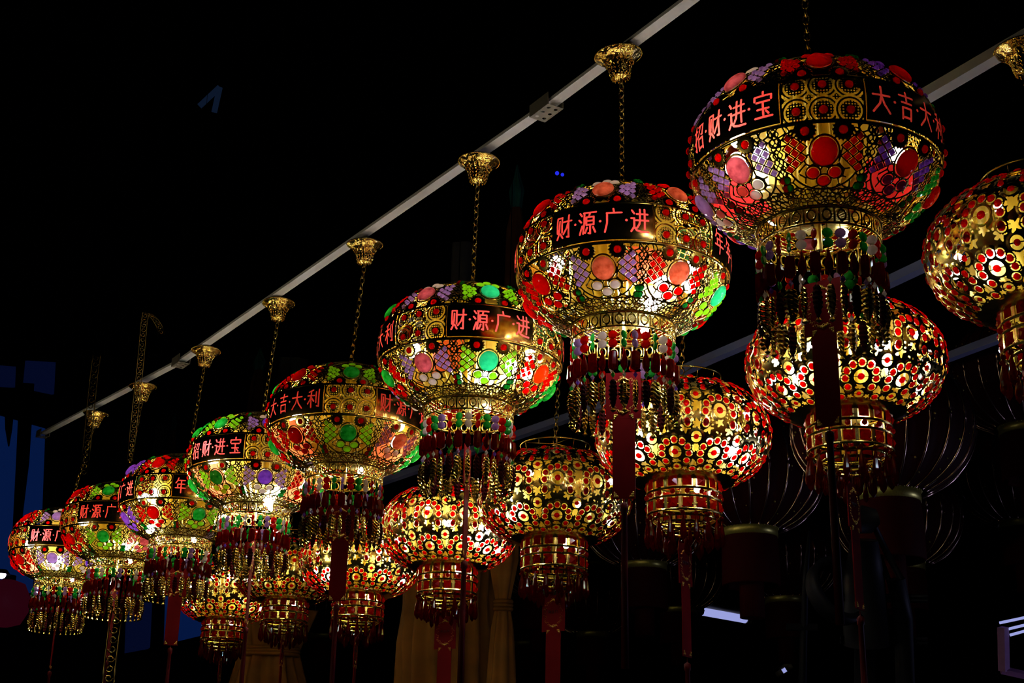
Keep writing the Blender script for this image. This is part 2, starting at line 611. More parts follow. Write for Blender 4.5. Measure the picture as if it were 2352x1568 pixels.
    sd4 = np.concatenate([sd] * 4, 0)
    rr = PA.R(t)[None, :] + nr[None, :] * relief4
    zz = PA.Z(t)[None, :] + nz[None, :] * relief4
    P = np.stack([rr * np.cos(full)[:, None], rr * np.sin(full)[:, None], zz], -1) * AR
    V, Fc = cut_sheet(P, sd4 * AR, True)
    return new_mesh('filigree_shell', V, Fc, M['gold_sheet'], True)


def sign_meshes(phrase):
    nu, nv = 300, 130
    th = np.linspace(-PANEL_HALF + .008, PANEL_HALF - .008, nu)
    t = np.linspace(BAND0 + .014, BAND1 - .014, nv)
    TH, T = np.meshgrid(th, t, indexing='ij')
    off = .016
    Rr = PA.R(T) + off
    X = TH * 1.0
    Y = -(T - (BAND0 + BAND1) / 2)
    sd = np.full(TH.shape, 9.0)
    ch, cw, pitch, w = .235, .158, .228, .0088
    for k, c in enumerate(phrase):
        cx = (k - 1.5) * pitch
        for st in GLYPH[c]:
            q = [(cx + (p[0] / 100 - .5) * cw, (p[1] / 100 - .5) * ch) for p in st]
            for a, b in zip(q[:-1], q[1:]):
                sd = np.minimum(sd, seg_dist(X, Y, a, b) - w)
        if k < 3:
            sd = np.minimum(sd, np.hypot(X - cx - pitch / 2, Y) - .0115)
    P = np.stack([Rr * np.cos(TH), Rr * np.sin(TH), PA.Z(T)], -1) * AR
    V, Fc = cut_sheet(P, -sd * AR, False)
    pan = new_mesh('sign_panel', V, Fc, M['gold_sign'], True)
    V, Fc = cut_sheet(P, sd * AR, False)
    let = new_mesh('lettering', V, Fc, M['letter_red'], True)
    return pan, let


_gem = {}


def gem_mesh(shape, color):
    k = (shape, color)
    if k in _gem:
        return _gem[k]
    mb = MB()
    smooth = True
    if shape in ('cabochon', 'round', 'oval', 'bead', 'stud', 'eye'):
        rx, ry, h = {'cabochon': (.098, .108, .045), 'round': (.032, .032, .022), 'oval': (.045, .041, .022),
                     'bead': (.027, .027, .022), 'stud': (.036, .041, .018), 'eye': (.046, .046, .022)}[shape]
        n, m = (28, 7) if shape == 'cabochon' else (14, 4)
        prof = [(math.cos(q * math.pi / 2 / m) + 1e-4, math.sin(q * math.pi / 2 / m)) for q in range(m + 1)]
        mb.lathe([(1e-4, -.3), (.96, -.3)] + prof, n, 0, Matrix.Diagonal((rx * AR, ry * AR, h * AR, 1)))
    elif shape == 'square':
        a, b, h = .0225 * AR, .013 * AR, .016 * AR
        z0 = -.004 * AR
        rot = Matrix.Rotation(math.pi / 4, 4, 'Z')
        V = [(-a, -a, z0), (a, -a, z0), (a, a, z0), (-a, a, z0), (-b, -b, h), (b, -b, h), (b, b, h), (-b, b, h)]
        mb.add(V, [(3, 2, 1, 0), (0, 1, 5, 4), (1, 2, 6, 5), (2, 3, 7, 6), (3, 0, 4, 7), (4, 5, 6, 7)], 0, rot)
        smooth = False
    elif shape == 'pyramid':
        a, h = .049 * AR, .032 * AR
        V = [(-a, -a, 0), (a, -a, 0), (a, a, 0), (-a, a, 0), (0, 0, h)]
        mb.add(V, [(3, 2, 1, 0), (0, 1, 4), (1, 2, 4), (2, 3, 4), (3, 0, 4)], 0)
        smooth = False
    _gem[k] = mb.mesh('gem_%s_%s' % (shape, color), GEM[color], smooth)
    return _gem[k]


def merged(name, items):
    """many small gems (mesh, matrix) as one mesh"""
    mats, V, Fc, mi = [], [], [], []
    base = 0
    for me, M4 in items:
        mt = me.materials[0]
        if mt not in mats:
            mats.append(mt)
        k = mats.index(mt)
        co = np.empty(len(me.vertices) * 3, np.float32)
        me.vertices.foreach_get('co', co)
        co = co.reshape(-1, 3)
        A = np.array(M4)
        V.append(co @ A[:3, :3].T + A[:3, 3])
        for p in me.polygons:
            Fc.append(tuple(i + base for i in p.vertices))
            mi.append(k)
        base += len(co)
    return new_mesh(name, np.concatenate(V), Fc, mats, False, mi)


def strand_mesh(c1, c2, kind):
    """one hanging string of beads, top at z = 0, in metres"""
    mb = MB()
    a = AR
    mb.tube([(0, 0, 0), (0, 0, -.75 * a)], .0012, 4, 0)
    mats = [M['gold_dark'], GEM[c1], GEM['deep'], GEM[c2], M['gold_sheet'], M['red_fringe']]
    rot = Matrix.Rotation(math.pi / 2, 4, 'Y')
    for z in (-.085 * a, -.165 * a):
        prof = [(1e-4, -.016 * a), (.030 * a, -.012 * a), (.043 * a, 0), (.030 * a, .012 * a), (1e-4, .016 * a)]
        mb.lathe(prof, 10, 1, Matrix.Translation((0, 0, z)) @ rot)
    # long red drop
    z = -.23 * a
    if kind % 2 == 0:
        prof = [(.004, 0), (.012 * a, -.02 * a), (.036 * a, -.10 * a), (.032 * a, -.15 * a), (.008 * a, -.19 * a)]
    else:
        prof = [(.008 * a, 0), (.040 * a, -.02 * a), (.046 * a, -.14 * a), (.040 * a, -.17 * a), (.008 * a, -.19 * a)]
    mb.lathe([(r, zz + z) for r, zz in prof], 8, 2)
    # little bead
    z = -.46 * a
    mb.lathe([(1e-4, z + .035 * a), (.02 * a, z), (1e-4, z - .03 * a)], 8, 3)
    # twisted gilded pendant
    z0, z1 = -.51 * a, -.76 * a
    w = (.034, .052, .026)[kind % 3] * a
    m = 13
    prof = [(1e-4, z0)] + [(w * (math.sin(math.pi * min(1, .16 + .80 * j / m)) ** .6) * (1 + (.16 if j % 2 else -.10)), z0 + (z1 - z0) * j / m) for j in range(m + 1)] + [(1e-4, z1)]
    mb.lathe(prof, 10, 4 if kind % 3 else 5, None, lambda q, j: (1 + .10 * math.cos(q * 5 + j * math.pi)) * (1 if kind % 3 != 1 else .4 + .6 * abs(math.cos(q))))
    mb.lathe([(.006 * a, z1), (.026 * a, z1 - .03 * a), (1e-4, z1 - .05 * a)], 8, 4)
    return mb.mesh('bead_strand', mats, False)


def collar_mesh():
    """pierced ring below the body"""
    n, nv = 520, 44
    th = np.linspace(0, 2 * math.pi, n, endpoint=False)
    z = np.linspace(PA.zc + .012, PA.zc - .135, nv)
    TH, Zg = np.meshgrid(th, z, indexing='ij')
    rc = .47
    k = 26
    X = ((TH * k / (2 * math.pi)) % 1 - .5) * (2 * math.pi * rc / k)
    Y = Zg - (PA.zc - .068)
    cellw = 2 * math.pi * rc / k
    q = np.hypot(X / .75, Y) - .043
    sd = np.abs(q) - .010
    sd = np.minimum(sd, np.abs(np.abs(X) - cellw / 2) - .008)
    sd = np.minimum(sd, .055 - np.abs(Y))
    bulge = .010 * np.cos(Y / .075 * math.pi / 2)
    rr = rc + bulge + .006 * np.sqrt(np.clip(-sd / .01, 0, 1))
    P = np.stack([rr * np.cos(TH), rr * np.sin(TH), Zg], -1) * AR
    V, Fc = cut_sheet(P, sd * AR, True)
    me = new_mesh('collar', V, Fc, M['gold_sheet'], True)
    return me


def ring_mesh(R, r, z, mat, name='ring', n=64):
    return MB().ring(R, r, z, n, 6).mesh(name, mat)


def core_mesh(a, rad=.46, zt=.52, zb=-.54, taper=.18, low=.62):
    """pleated gilt drum round the centre pole that throws the lamps' light outwards"""
    mb = MB()
    n = 72
    prof = [(.06, zt + .05), (rad * .8, zt), (rad, zt - .1), (rad, zb + taper), (rad * low, zb), (.06, zb - .03)]
    mod = lambda q, j: 1 + (.09 if 0 < j < 5 else 0) * (1 if (int(round(q / (2 * math.pi) * n)) % 2) else -1)
    mb.lathe([(r * a, z * a) for r, z in prof], n, 0, None, mod)
    mb.tube([(0, 0, .72 * a), (0, 0, -.80 * a)], .028 * a, 8, 0)
    return mb.mesh('reflector_core', M['gold_core'], False)


def chain_mesh(p0, p1, link=.030, wire=.0028, w=.009):
    """welded links from p0 down to p1 (local coordinates)"""
    mb = MB()
    p0, p1 = Vector(p0), Vector(p1)
    L = (p1 - p0).length
    n = max(2, int(L / (link * .78)))
    q = (p1 - p0).to_track_quat('Z', 'X').to_matrix().to_4x4()
    for i in range(n):
        c = p0.lerp(p1, (i + .5) / n)
        pts = []
        for k in range(10):
            a = 2 * math.pi * k / 10
            pts.append((w * math.cos(a), 0, link / 2 * math.sin(a)))
        mb.tube(pts, wire, 5, 0, True, Matrix.Translation(c) @ q @ Matrix.Rotation(math.pi / 2 * (i % 2) + .4, 4, 'Z'))
    return mb.mesh('chain', M['gold_chain'])


def card_meshes():
    a = AR
    mb = MB()
    mb.box(.32 * a, .012 * a, .44 * a)
    card = mb.mesh('greeting_card', M['red_card'], False)
    # gilt scrollwork round an oval with a crest above and below
    pb = MB()
    rs = random.Random(5)
    for side in (-1, 1):
        y = side * .0075 * a
        for k in range(46):
            q = 2 * math.pi * k / 46
            r = 1 + rs.uniform(-.13, .13)
            x, z = .115 * a * math.cos(q) * r, .165 * a * math.sin(q) * r
            h = .012 * a * rs.uniform(.5, 1.3)
            pts = [(x + h * math.cos(u) * (1 - u / 9), y, z + h * math.sin(u) * (1 - u / 9)) for u in np.linspace(0, 4.5, 7)]
            pb.tube(pts, .0016 * a, 4, 0)
        for z0, s in ((.165, 1), (-.165, 1)):
            for k in range(7):
                x = (k - 3) * .014 * a
                pb.ball(.010 * a * (1.25 - abs(k - 3) * .18), (x, y, z0 * a - abs(k - 3) * .006 * a * (1 if z0 > 0 else -1)), 8, 4, 0, 1.1,
                        None)
    ib = MB()
    for side in (-1, 1):
        y = side * .007 * a
        for (x0, z0, x1, z1) in ((-.065, .03, -.025, .034), (-.062, .03, -.062, 0), (-.028, .03, -.028, .0), (-.045, .022, -.045, .008), (-.012, .028, .018, .03),
                                 (-.010, .014, .016, .016), (.003, .036, .003, 0), (-.014, .0, .020, .002), (.032, .03, .066, .032), (.034, .03, .034, 0), (.064, .03, .064, .0), (.034, .012, .064, .014)):
            ib.tube([(x0 * a, y, z0 * a), (x1 * a, y, z1 * a)], .0028 * a, 4)
    global CARDINK
    CARDINK = ib.mesh('ink_strokes', M['ink'])
    prn = pb.mesh('gold_scrollwork', M['gold_print'])
    sb = MB()
    sb.box(.205 * a, .010 * a, .80 * a)
    strip = sb.mesh('red_banner', M['red_card'], False)
    cb = MB()
    for side in (-1, 1):
        y = side * .006 * a
        for (px, pz) in ((0, 0), (-.013, 0), (-.026, -.0), (0, -.016), (-.013, -.016), (0, -.032)):
            cb.ball(.0085 * a, (px * a, y, pz * a), 6, 4, 0)
    cb.box(.006 * a, .011 * a, .05 * a, (.004 * a, 0, -.016 * a))
    cb.box(.045 * a, .011 * a, .006 * a, (-.013 * a, 0, .006 * a))
    cor = cb.mesh('gold_corner', M['gold_print'])
    tb = MB()
    tb.tube([(0, 0, 0), (0, 0, -.06 * a)], .0015, 5)
    tb.lathe([(.012 * a, -.05 * a), (.036 * a, -.07 * a), (.036 * a, -.13 * a), (.026 * a, -.14 * a), (.030 * a, -.6 * a), (.034 * a, -1.5 * a), (.004 * a, -1.5 * a)], 10)
    tail = tb.mesh('tassel_cord', M['red_cord'])
    return card, prn, strip, cor, tail


def bulb_mesh(r, mat):
    mb = MB()
    mb.ball(r, (0, 0, 0), 12, 8)
    return mb.mesh('bulb', mat)


SHELL = sign_shell_mesh()
SIGNS = [sign_meshes(p) for p in PHRASES]
COLLAR = collar_mesh()
CORE = core_mesh(AR)
RIM_LOW = ring_mesh(.475 * AR, .007 * AR * 1.4, (PA.zc - .135) * AR, M['gold_sheet'], 'collar_hoop')
RIM_TOP = ring_mesh(.47 * AR, .012 * AR, (-PA.zc) * AR, M['gold_sheet'], 'top_hoop')
STRAND_COL = [('red', 'green'), ('green', 'lilac'), ('clear', 'clear'), ('red', 'green'), ('green', 'clear'), ('lilac', 'violet')]
STRANDS = [strand_mesh(c1, c2, k) for k, (c1, c2) in enumerate(STRAND_COL)]
CARD, CARDPRINT, STRIP, CORNER, TAIL = card_meshes()
BULB = bulb_mesh(.017, M['led'])
BULB_C = bulb_mesh(.017, M['led_cool'])
_lv = {}


def bulb_level(level, cool, small=False):
    """the same small lamp, dimmer or brighter"""
    k = (level, cool, small)
    if k not in _lv:
        col = (0.78, 0.82, 1.0, 1) if cool else (1.0, 0.93, 0.78, 1)
        r, e = (.012, 2.3) if small else (.021, .75)
        _lv[k] = bulb_mesh(r, emit('led_%s_%g_%d' % ('cool' if cool else 'warm', level, small), col, level * e))
    return _lv[k]


def az_to_cam(p):
    v = CAMLOC - p
    return math.atan2(v.y, v.x)


def sign_lantern(px, py, d, psi, cab, grids, label, canopy, fine, bulbs, card_yaw, film=(), hang=(1, 1, 1), level=170, back=170, low=0):
    """body centre seen at (px, py), d metres deep; psi = bearing of the first sign panel seen from the lens, degrees to the right"""
    c = at(px, py, d)
    az = az_to_cam(c)
    # to the right in the picture = counter-clockwise seen from above
    root = thing('sign_lantern', c, label, 'lantern', 'jewelled sign lanterns of the near row', az + math.radians(psi))
    rot0 = az + math.radians(psi)
    obj('filigree_shell', SHELL, root)
    obj('reflector_core', CORE, root)
    obj('collar', COLLAR, root)
    obj('collar_hoop', RIM_LOW, root)
    obj('top_hoop', RIM_TOP, root)
    for k in range(4):
        M4 = Matrix.Rotation(math.pi / 2 * k, 4, 'Z')
        sp = obj('sign_panel', SIGNS[k][0], root, M4)
        obj('lettering', SIGNS[k][1], sp)
    # stones
    loose = []
    S = Matrix.Scale(AR, 4)
    view = (CAMLOC - c)
    view = (Matrix.Rotation(-rot0, 4, 'Z') @ view).normalized()
    cand = []
    for k in range(8):
        th0 = math.pi / 4 * k
        for up in (False, True):
            for (gx, gt, shape, role) in petal_gems():
                t = -gt if up else gt
                r = .55 * float(PA.R(gt)) + .45 * float(PA.R(.40))
                M4 = PA.frame(th0 + gx / r, t, {'cab': .012, 'eye': .008}.get(role, .006))
                M4 = M4.copy()
                M4.translation = M4.translation * AR
                ci = cab[k] if role == 'cab' else grids[k] if role in ('grid', 'oval') else 'red' if role == 'eye' else ('green' if k % 3 else 'red')
                if role == 'oval' and ci == 'lilac':
                    ci = 'clear'
                if role == 'cab' and up:
                    ci = cab[k]
                cand.append((role, gem_mesh(shape, ci), M4, shape))
    for k in range(4):
        th0 = math.pi / 4 + math.pi / 2 * k
        for cx in (-.2, 0, .2):
            for cyy in (-.105, .105):
                M4 = PA.frame(th0 + cx, cyy - .01, .012).copy()
                M4.translation = M4.translation * AR
                cand.append(('eye', gem_mesh('round', 'red'), M4, 'round'))
    name = {'cab': 'cabochon', 'eye': 'round_gem', 'oval': 'oval_gem', 'edge': 'bead_gem', 'grid': 'square_gem'}
    count = {}
    cand.sort(key=lambda q: -(q[2].col[2].xyz.dot(view)))
    for role, me, M4, shape in cand:
        n = name[role]
        count[n] = count.get(n, 0) + 1
        front = M4.col[2].xyz.dot(view) > .05
        if n == 'cabochon' or (fine and front and count[n] <= 96):
            obj(n, me, root, M4)
        else:
            loose.append((me, M4))
    g = obj('small_gems', merged('small_gems', loose), root)
    g['kind'] = 'stuff'
    # strings of beads round the collar
    ns = 30
    top = (PA.zc - .135) * AR
    for k in range(ns):
        q = 2 * math.pi * k / ns
        obj('bead_strand', STRANDS[k % 6], root, Matrix.Rotation(q, 4, 'Z') @ Matrix.Translation((.475 * AR, 0, top)) @ Matrix.Rotation(rnd.uniform(-1.25, 1.25), 4, 'Z'))
    # coloured film wrapped round part of the drum, or lining the pierced wall
    for ang, kind in film:
        V, Fc = [], []
        for i in range(11):
            for j in range(6):
                th = math.radians(ang - psi) + (i / 10 - .5) * .75
                if kind == 'core':
                    r, z = .515, -.02 - .34 * j / 5
                else:
                    t = (.45 if kind == 'low' else .22) + j / 5 * (.36 if kind == 'low' else .55)
                    r, z = float(PA.R(t)) - .03, float(PA.Z(t)) + .02
                V.append((r * math.cos(th) * AR, r * math.sin(th) * AR, z * AR))
        for i in range(10):
            for j in range(5):
                if kind == 'wall' and abs(i - 4.5) < 2.1 and j < 3:
                    continue                      # cut away behind the big oval stone
                Fc.append((i * 6 + j, i * 6 + 6 + j, i * 6 + 7 + j, i * 6 + 1 + j))
        fo = obj('inner_film', MB().add(V, Fc).mesh('inner_film', M['film_salmon'] if kind == 'core' else M['film_red'] if kind == 'low' else M['film_orange']), root)
        fo['label'] = 'salmon film lining' if kind != 'low' else 'red film lining'
    # lamps
    inv = root.matrix_basis.inverted()
    for (bx, by, lev, cool) in bulbs:
        p = inv @ at(bx, by, d - .58 * AR)
        rr = math.hypot(p.x, p.y)
        lim = .66 if lev != 151 else .84
        if rr > lim * AR or lev == 151:
            p.x, p.y = p.x * lim * AR / rr, p.y * lim * AR / rr
        obj('bulb', bulb_level(lev, cool), root, Matrix.Translation(p))
    for k in range(4):  # unseen fill bulbs added behind the drum to brighten the inside
        q = -math.radians(psi) + math.radians(180 + (k - 1.5) * 68)
        obj('bulb', bulb_level(back * .5, False), root, Matrix.Translation((.62 * AR * math.cos(q), .62 * AR * math.sin(q), (-.02 if k % 2 else -.26) * AR)))
    if level:  # two more fill bulbs, added at the sides
        for sgn in (-1, 1):
            q = -math.radians(psi) + sgn * math.radians(98)
            obj('bulb', bulb_level(level * .5, False), root, Matrix.Translation((.66 * AR * math.cos(q), .66 * AR * math.sin(q), .02 * AR)))
    if low:
        q = -math.radians(psi) + 2.4
        obj('bulb', bulb_level(low, False, True), root, Matrix.Translation((.30 * AR * math.cos(q), .30 * AR * math.sin(q), -.57 * AR)))
    # card, banner and cord below
    Y = Matrix.Rotation(-math.radians(psi) - math.pi / 2 + math.radians(card_yaw), 4, 'Z')
    if hang[0]:
        cd = obj('greeting_card', CARD, root, Matrix.Translation((0, 0, -1.28 * AR)) @ Y)
        obj('gold_scrollwork', CARDPRINT, cd)
        obj('ink_strokes', CARDINK, cd)
    if hang[1]:
        st = obj('red_banner', STRIP, root, Matrix.Translation((0, 0, -1.84 * AR)) @ Y)
        for sx in (-1, 1):
            for sz in (-1, 1):
                obj('gold_corner', CORNER, st, Matrix.Translation((sx * .084 * AR, 0, sz * .375 * AR)) @ Matrix.Diagonal((sx, 1, sz, 1)))
    if hang[2]:
        obj('tassel_cord', TAIL, root, Matrix.Translation((0, 0, -2.22 * AR)))
    mb = MB()
    mb.tube([(0, 0, -.75 * AR), (0, 0, -1.08 * AR)], .0016, 5)
    obj('hanging_cord', mb.mesh('hanging_cord', M['red_cord']), root)
    # hanger across the top opening and the chain up to the canopy
    hb = MB()
    zt = -PA.zc * AR
    for q in (0, math.pi / 2):
        hb.tube([(.47 * AR * math.cos(q), .47 * AR * math.sin(q), zt), (0, 0, zt + .02), (-.47 * AR * math.cos(q), -.47 * AR * math.sin(q), zt)], .004, 6)
    hb.tube([(0, 0, zt + .055), (0, 0, zt - .1 * AR)], .005, 6)
    obj('hanger', hb.mesh('hanger', M['gold_dark']), root)
    if canopy is not None:
        e = inv @ canopy
        obj('chain', chain_mesh(e, (0, 0, zt + .05)), root)
    return root, c


# ------------------------------------------------------------------ ceiling canopy (gilded bell on the rail)
def canopy_meshes():
    r = .073
    mb = MB()
    prof = [(1.0, 0), (.975, -.04), (.89, -.11), (.76, -.19), (.62, -.30), (.52, -.44), (.465, -.60), (.44, -.76), (.43, -.90), (.38, -1.02), (.26, -1.10), (.08, -1.14)]
    mod = lambda q, j: 1 + .05 * math.cos(q * 8) * (1 if j > 1 else 0)
    mb.lathe([(q * r, z * r) for q, z in prof], 64, 0, None, mod)
    bell = mb.mesh('bell', M['gold_polished'])
    # raised leaves on the bell
    lb = MB()
    for k in range(8):
        q0 = 2 * math.pi * k / 8
        for j in range(5):
            z = -.30 - .17 * j
            R = np.interp(-z, [0, .11, .19, .30, .44, .60, .76, .90, 1.02, 1.16], [1, .89, .76, .62, .52, .465, .44, .43, .38, .08])
            for s in (-1, 1):
                q = q0 + s * (.12 - .012 * j)
                pts = [((R + .02 - .05 * u) * r * math.cos(q + s * .13 * math.sin(u * 2.6)), (R + .02 - .05 * u) * r * math.sin(q + s * .13 * math.sin(u * 2.6)), (z - .15 * u) * r) for u in np.linspace(0, 1, 6)]
                lb.tube(pts, [.02 * r, .035 * r, .04 * r, .035 * r, .025 * r, .008 * r], 5)
    leaf = lb.mesh('leaf_relief', M['gold_polished'])
    bb = MB()
    n = 84
    for i in range(n):
        q = 2 * math.pi * i / n
        bb.ball(.034 * r, (1.0 * r * math.cos(q), 1.0 * r * math.sin(q), 0), 6, 4)
    bead = bb.mesh('beaded_rim', M['gold_polished'])
    db = MB()
    db.lathe([(1e-4, 0.004), (.99 * r, .004), (.99 * r, -.002)], 48)
    disc = db.mesh('back_plate', M['gold_dark'])
    kb = MB()
    kb.ring(.012, .003, -1.2 * r, 12, 5, 0)
    hook = MB().tube([(0, 0, -1.12 * r), (0, 0, -1.32 * r)], .0055, 6).mesh('hook', M['gold_dark'])
    return bell, leaf, bead, disc, hook


CANOPY = canopy_meshes()


def canopy(p, label, tilt=(0, 0), group='gold canopies on the near rail'):
    o = thing('ceiling_canopy', p, label, 'canopy', group)
    o.matrix_basis = o.matrix_basis @ Matrix.Rotation(tilt[0], 4, 'X') @ Matrix.Rotation(tilt[1], 4, 'Y')
    for n, me in zip(('bell', 'leaf_relief', 'beaded_rim', 'back_plate', 'hook'), CANOPY):
        obj(n, me, o)
    return o.matrix_basis @ Vector((0, 0, -1.3 * .073))


def ray_at_depth_of(px, py, ref):
    """point on the ray through (px, py) with the same world y as ref"""
    a = at(px, py, 1.0) - CAMLOC
    return CAMLOC + a * ((ref.y - CAMLOC.y) / a.y)


# colours of the eight petals, starting below the first sign panel, going right
rl = 'red'
A_SPEC = [
    # px, py, d, psi, cabochons, grids, canopy px, label...
    dict(px=1870, py=365, d=3.59, psi=-40, cab=['pink', 'red', 'red', 'red', 'red', 'pink', 'red', 'lilac'],
         grids=['lilac', 'red', 'violet', 'green', 'red', 'red', 'violet', 'lilac'], can=(1838, -178), fine=True, yaw=-25,
         bulbs=[(1702, 332, 60, True), (1660, 306, 151, False)], film=((50, 'low'), (-62, 'low')), level=18, back=36,
         label='largest jewelled lantern at upper right, dimly lit with dark red stones'),
    dict(px=1430, py=610, d=4.19, psi=-191, cab=['red', 'red', 'red', 'red', 'peach', 'peach', 'mint', 'red'],
         grids=['red', 'lilac', 'red', 'red', 'lilac', 'red', 'lime', 'green'], can=(1420, 128), fine=True, yaw=-8,
         bulbs=[(1497, 697, 420, True), (1523, 650, 200, True)], film=((24, 'core'),), level=150, back=230,
         label='bright jewelled lantern with a red card below, second from the right in the near row'),
    dict(px=1081, py=810, d=4.84, psi=-168, cab=['red', 'red', 'green', 'pink', 'mint', 'orange', 'green', 'red'],
         grids=['red', 'lilac', 'red', 'lilac', 'lime', 'red', 'green', 'red'], can=(1100, 372), fine=True, yaw=78,
         bulbs=[(1108, 868, 420, True), (1180, 838, 200, True)], film=((-30, 'core'),), level=130, back=200,
         label='jewelled lantern with a mint green oval at its centre and sign gleaming gold'),
    dict(px=798, py=970, d=5.6, psi=-134, cab=['red', 'green', 'red', 'green', 'peach', 'green', 'red', 'red'],
         grids=['lilac', 'red', 'red', 'lime', 'lilac', 'green', 'red', 'red'], can=(838, 562), fine=True, yaw=-10,
         bulbs=[], film=((-58, 'wall'), (50, 'wall')), level=150, back=230,
         label='jewelled lantern with a vivid green oval at its centre and red banner below'),
    dict(px=595, py=1068, d=6.31, psi=-39, cab=['green', 'violet', 'red', 'red', 'green', 'lilac', 'green', 'green'],
         grids=['lime', 'lilac', 'red', 'green', 'lilac', 'red', 'lilac', 'green'], can=(640, 697), fine=False, yaw=80,
         bulbs=[(617, 1152, 420, True), (505, 1028, 151, True)], film=((-54, 'wall'), (55, 'wall')), level=240, back=340,
         label='brightest jewelled lantern, violet oval at its centre and pink lit sign'),
    dict(px=424, py=1150, d=7.0, psi=105, cab=['red', 'lilac', 'red', 'green', 'violet', 'red', 'green', 'green'],
         grids=['red', 'red', 'lilac', 'red', 'violet', 'red', 'lime', 'green'], can=(473, 806), fine=False, yaw=-6,
         bulbs=[(345, 1130, 300, False), (345, 1215, 160, False)], film=(), level=60, back=150,
         label='jewelled lantern with red oval and green oval side by side, lamp shining at its left'),
    dict(px=280, py=1205, d=7.58, psi=162, cab=['red', 'green', 'red', 'red', 'green', 'pink', 'red', 'green'],
         grids=['red', 'green', 'red', 'red', 'lime', 'pink', 'red', 'green'], can=(328, 888), fine=False, yaw=70,
         bulbs=[(288, 1255, 300, False)], film=(), level=120, back=230,
         label='second jewelled lantern from the left end, green oval under its sign'),
    dict(px=150, py=1255, d=8.3, psi=167, cab=['red', 'green', 'red', 'red', 'lilac', 'violet', 'green', 'red'],
         grids=['red', 'green', 'red', 'red', 'lilac', 'lilac', 'green', 'red'], can=(220, 950), fine=False, yaw=85,
         bulbs=[(110, 1238, 151, True), (128, 1300, 520, True), (135, 1285, 200, True)], film=((-62, 'wall'),), level=190, back=280,
         label='leftmost jewelled lantern, farthest along the near row, white lamp glaring in its middle'),
]
CANLAB = [None,
          'gold bell canopy above the second lantern from the right, largest whole one in view',
          'gold bell canopy on the rail above the lantern with the mint green oval',
          'gold bell canopy on the rail above the lantern with the vivid green oval',
          'gold bell canopy on the rail above the brightest lantern with the violet oval',
          'gold bell canopy beside the small rail joint at lower left',
          'gold bell canopy crossed by the hanging gold garland with a curled top',
          'leftmost and smallest gold bell canopy, half hidden by a dark garland']
RAIL_TOPS = []
for i, s in enumerate(A_SPEC):
    c = at(s['px'], s['py'], s['d'])
    cp = ray_at_depth_of(s['can'][0], s['can'][1], c)
    RAIL_TOPS.append(cp)
    hk = cp + Vector((0, 0, -.095))
    if i:
        hk = canopy(cp, CANLAB[i], (math.radians(rnd.uniform(-3, 3)), math.radians(-6 if i == 1 else rnd.uniform(-3, 3))))
    hang = (1, 1, 1)
    sign_lantern(s['px'], s['py'], s['d'], s['psi'], s['cab'], s['grids'], s['label'], hk, s['fine'], s['bulbs'], s['yaw'],
                 s['film'], hang, s['level'], s['back'], (4, 40, 30, 16, 130, 16, 25, 30)[i])

# ================================================================== red-dotted lanterns of the second row
BR = 0.30
PB = Profile(0.645, 0.42, 2.15)
BSC = BR / AR


def dotted_layout():
    """(theta, t, shape) of every gem on the body and the star cut-outs"""
    gems, stars, dots = [], [], []
    rows = [(-.50, .80, 1), (-.06, 1.0, 1), (.42, .92, 1)]
    n = 12
    for (t0, k, up) in rows:
        r = float(PB.R(t0))
        for i in range(n):
            th = 2 * math.pi * i / n
            gems.append((th, t0 + .03, 'eye', .074 * k, 0))
            for j in range(7):
                q = math.radians(-8 + j * 32.6)
                rad = .158 * k
                tt = t0 + .03 - rad * math.sin(q)
                rr = float(PB.R(tt))
                gems.append((th + rad * math.cos(q) * 1.05 / (.5 * r + .5 * rr), tt, 'stud', .045 * k, q))
            stars.append((th + math.pi / n, t0 - .02, .088 * k))
            stars.append((th + math.pi / n, t0 + .19, .060 * k))
            gems.append((th + math.pi / n, t0 - .16 * k, 'eye', .062 * k, 0))
            gems.append((th + math.pi / n * .60, t0 + .165 * k, 'stud', .044 * k, 0))
            gems.append((th - math.pi / n * .60, t0 + .165 * k, 'stud', .044 * k, 0))
            stars.append((th, t0 + .165 * k, .052 * k))
    for i in range(2 * n):
        th = math.pi * i / n
        for t0, k in ((.165, 1.0), (-.275, .9)):
            if i % 2:
                gems.append((th - .10, t0 - .045, 'stud', .044 * k, 0))
                gems.append((th + .10, t0 - .045, 'stud', .044 * k, 0))
            stars.append((th + math.pi / n * .5, t0 + .015, .058 * k))
    for i in range(n):
        th = 2 * math.pi * i / n
        gems.append((th, .66, 'eye', .046, 0))
        stars.append((th + math.pi / n, .625, .045))
        stars.append((th + math.pi / n * .5, .70, .030))
        stars.append((th - math.pi / n * .5, .70, .030))
        gems.append((th + math.pi / n, .70, 'stud', .040, 0))
        gems.append((th + math.pi / n, -.70, 'stud', .045, 0))
    return gems, stars


B_GEMS, B_STARS = dotted_layout()


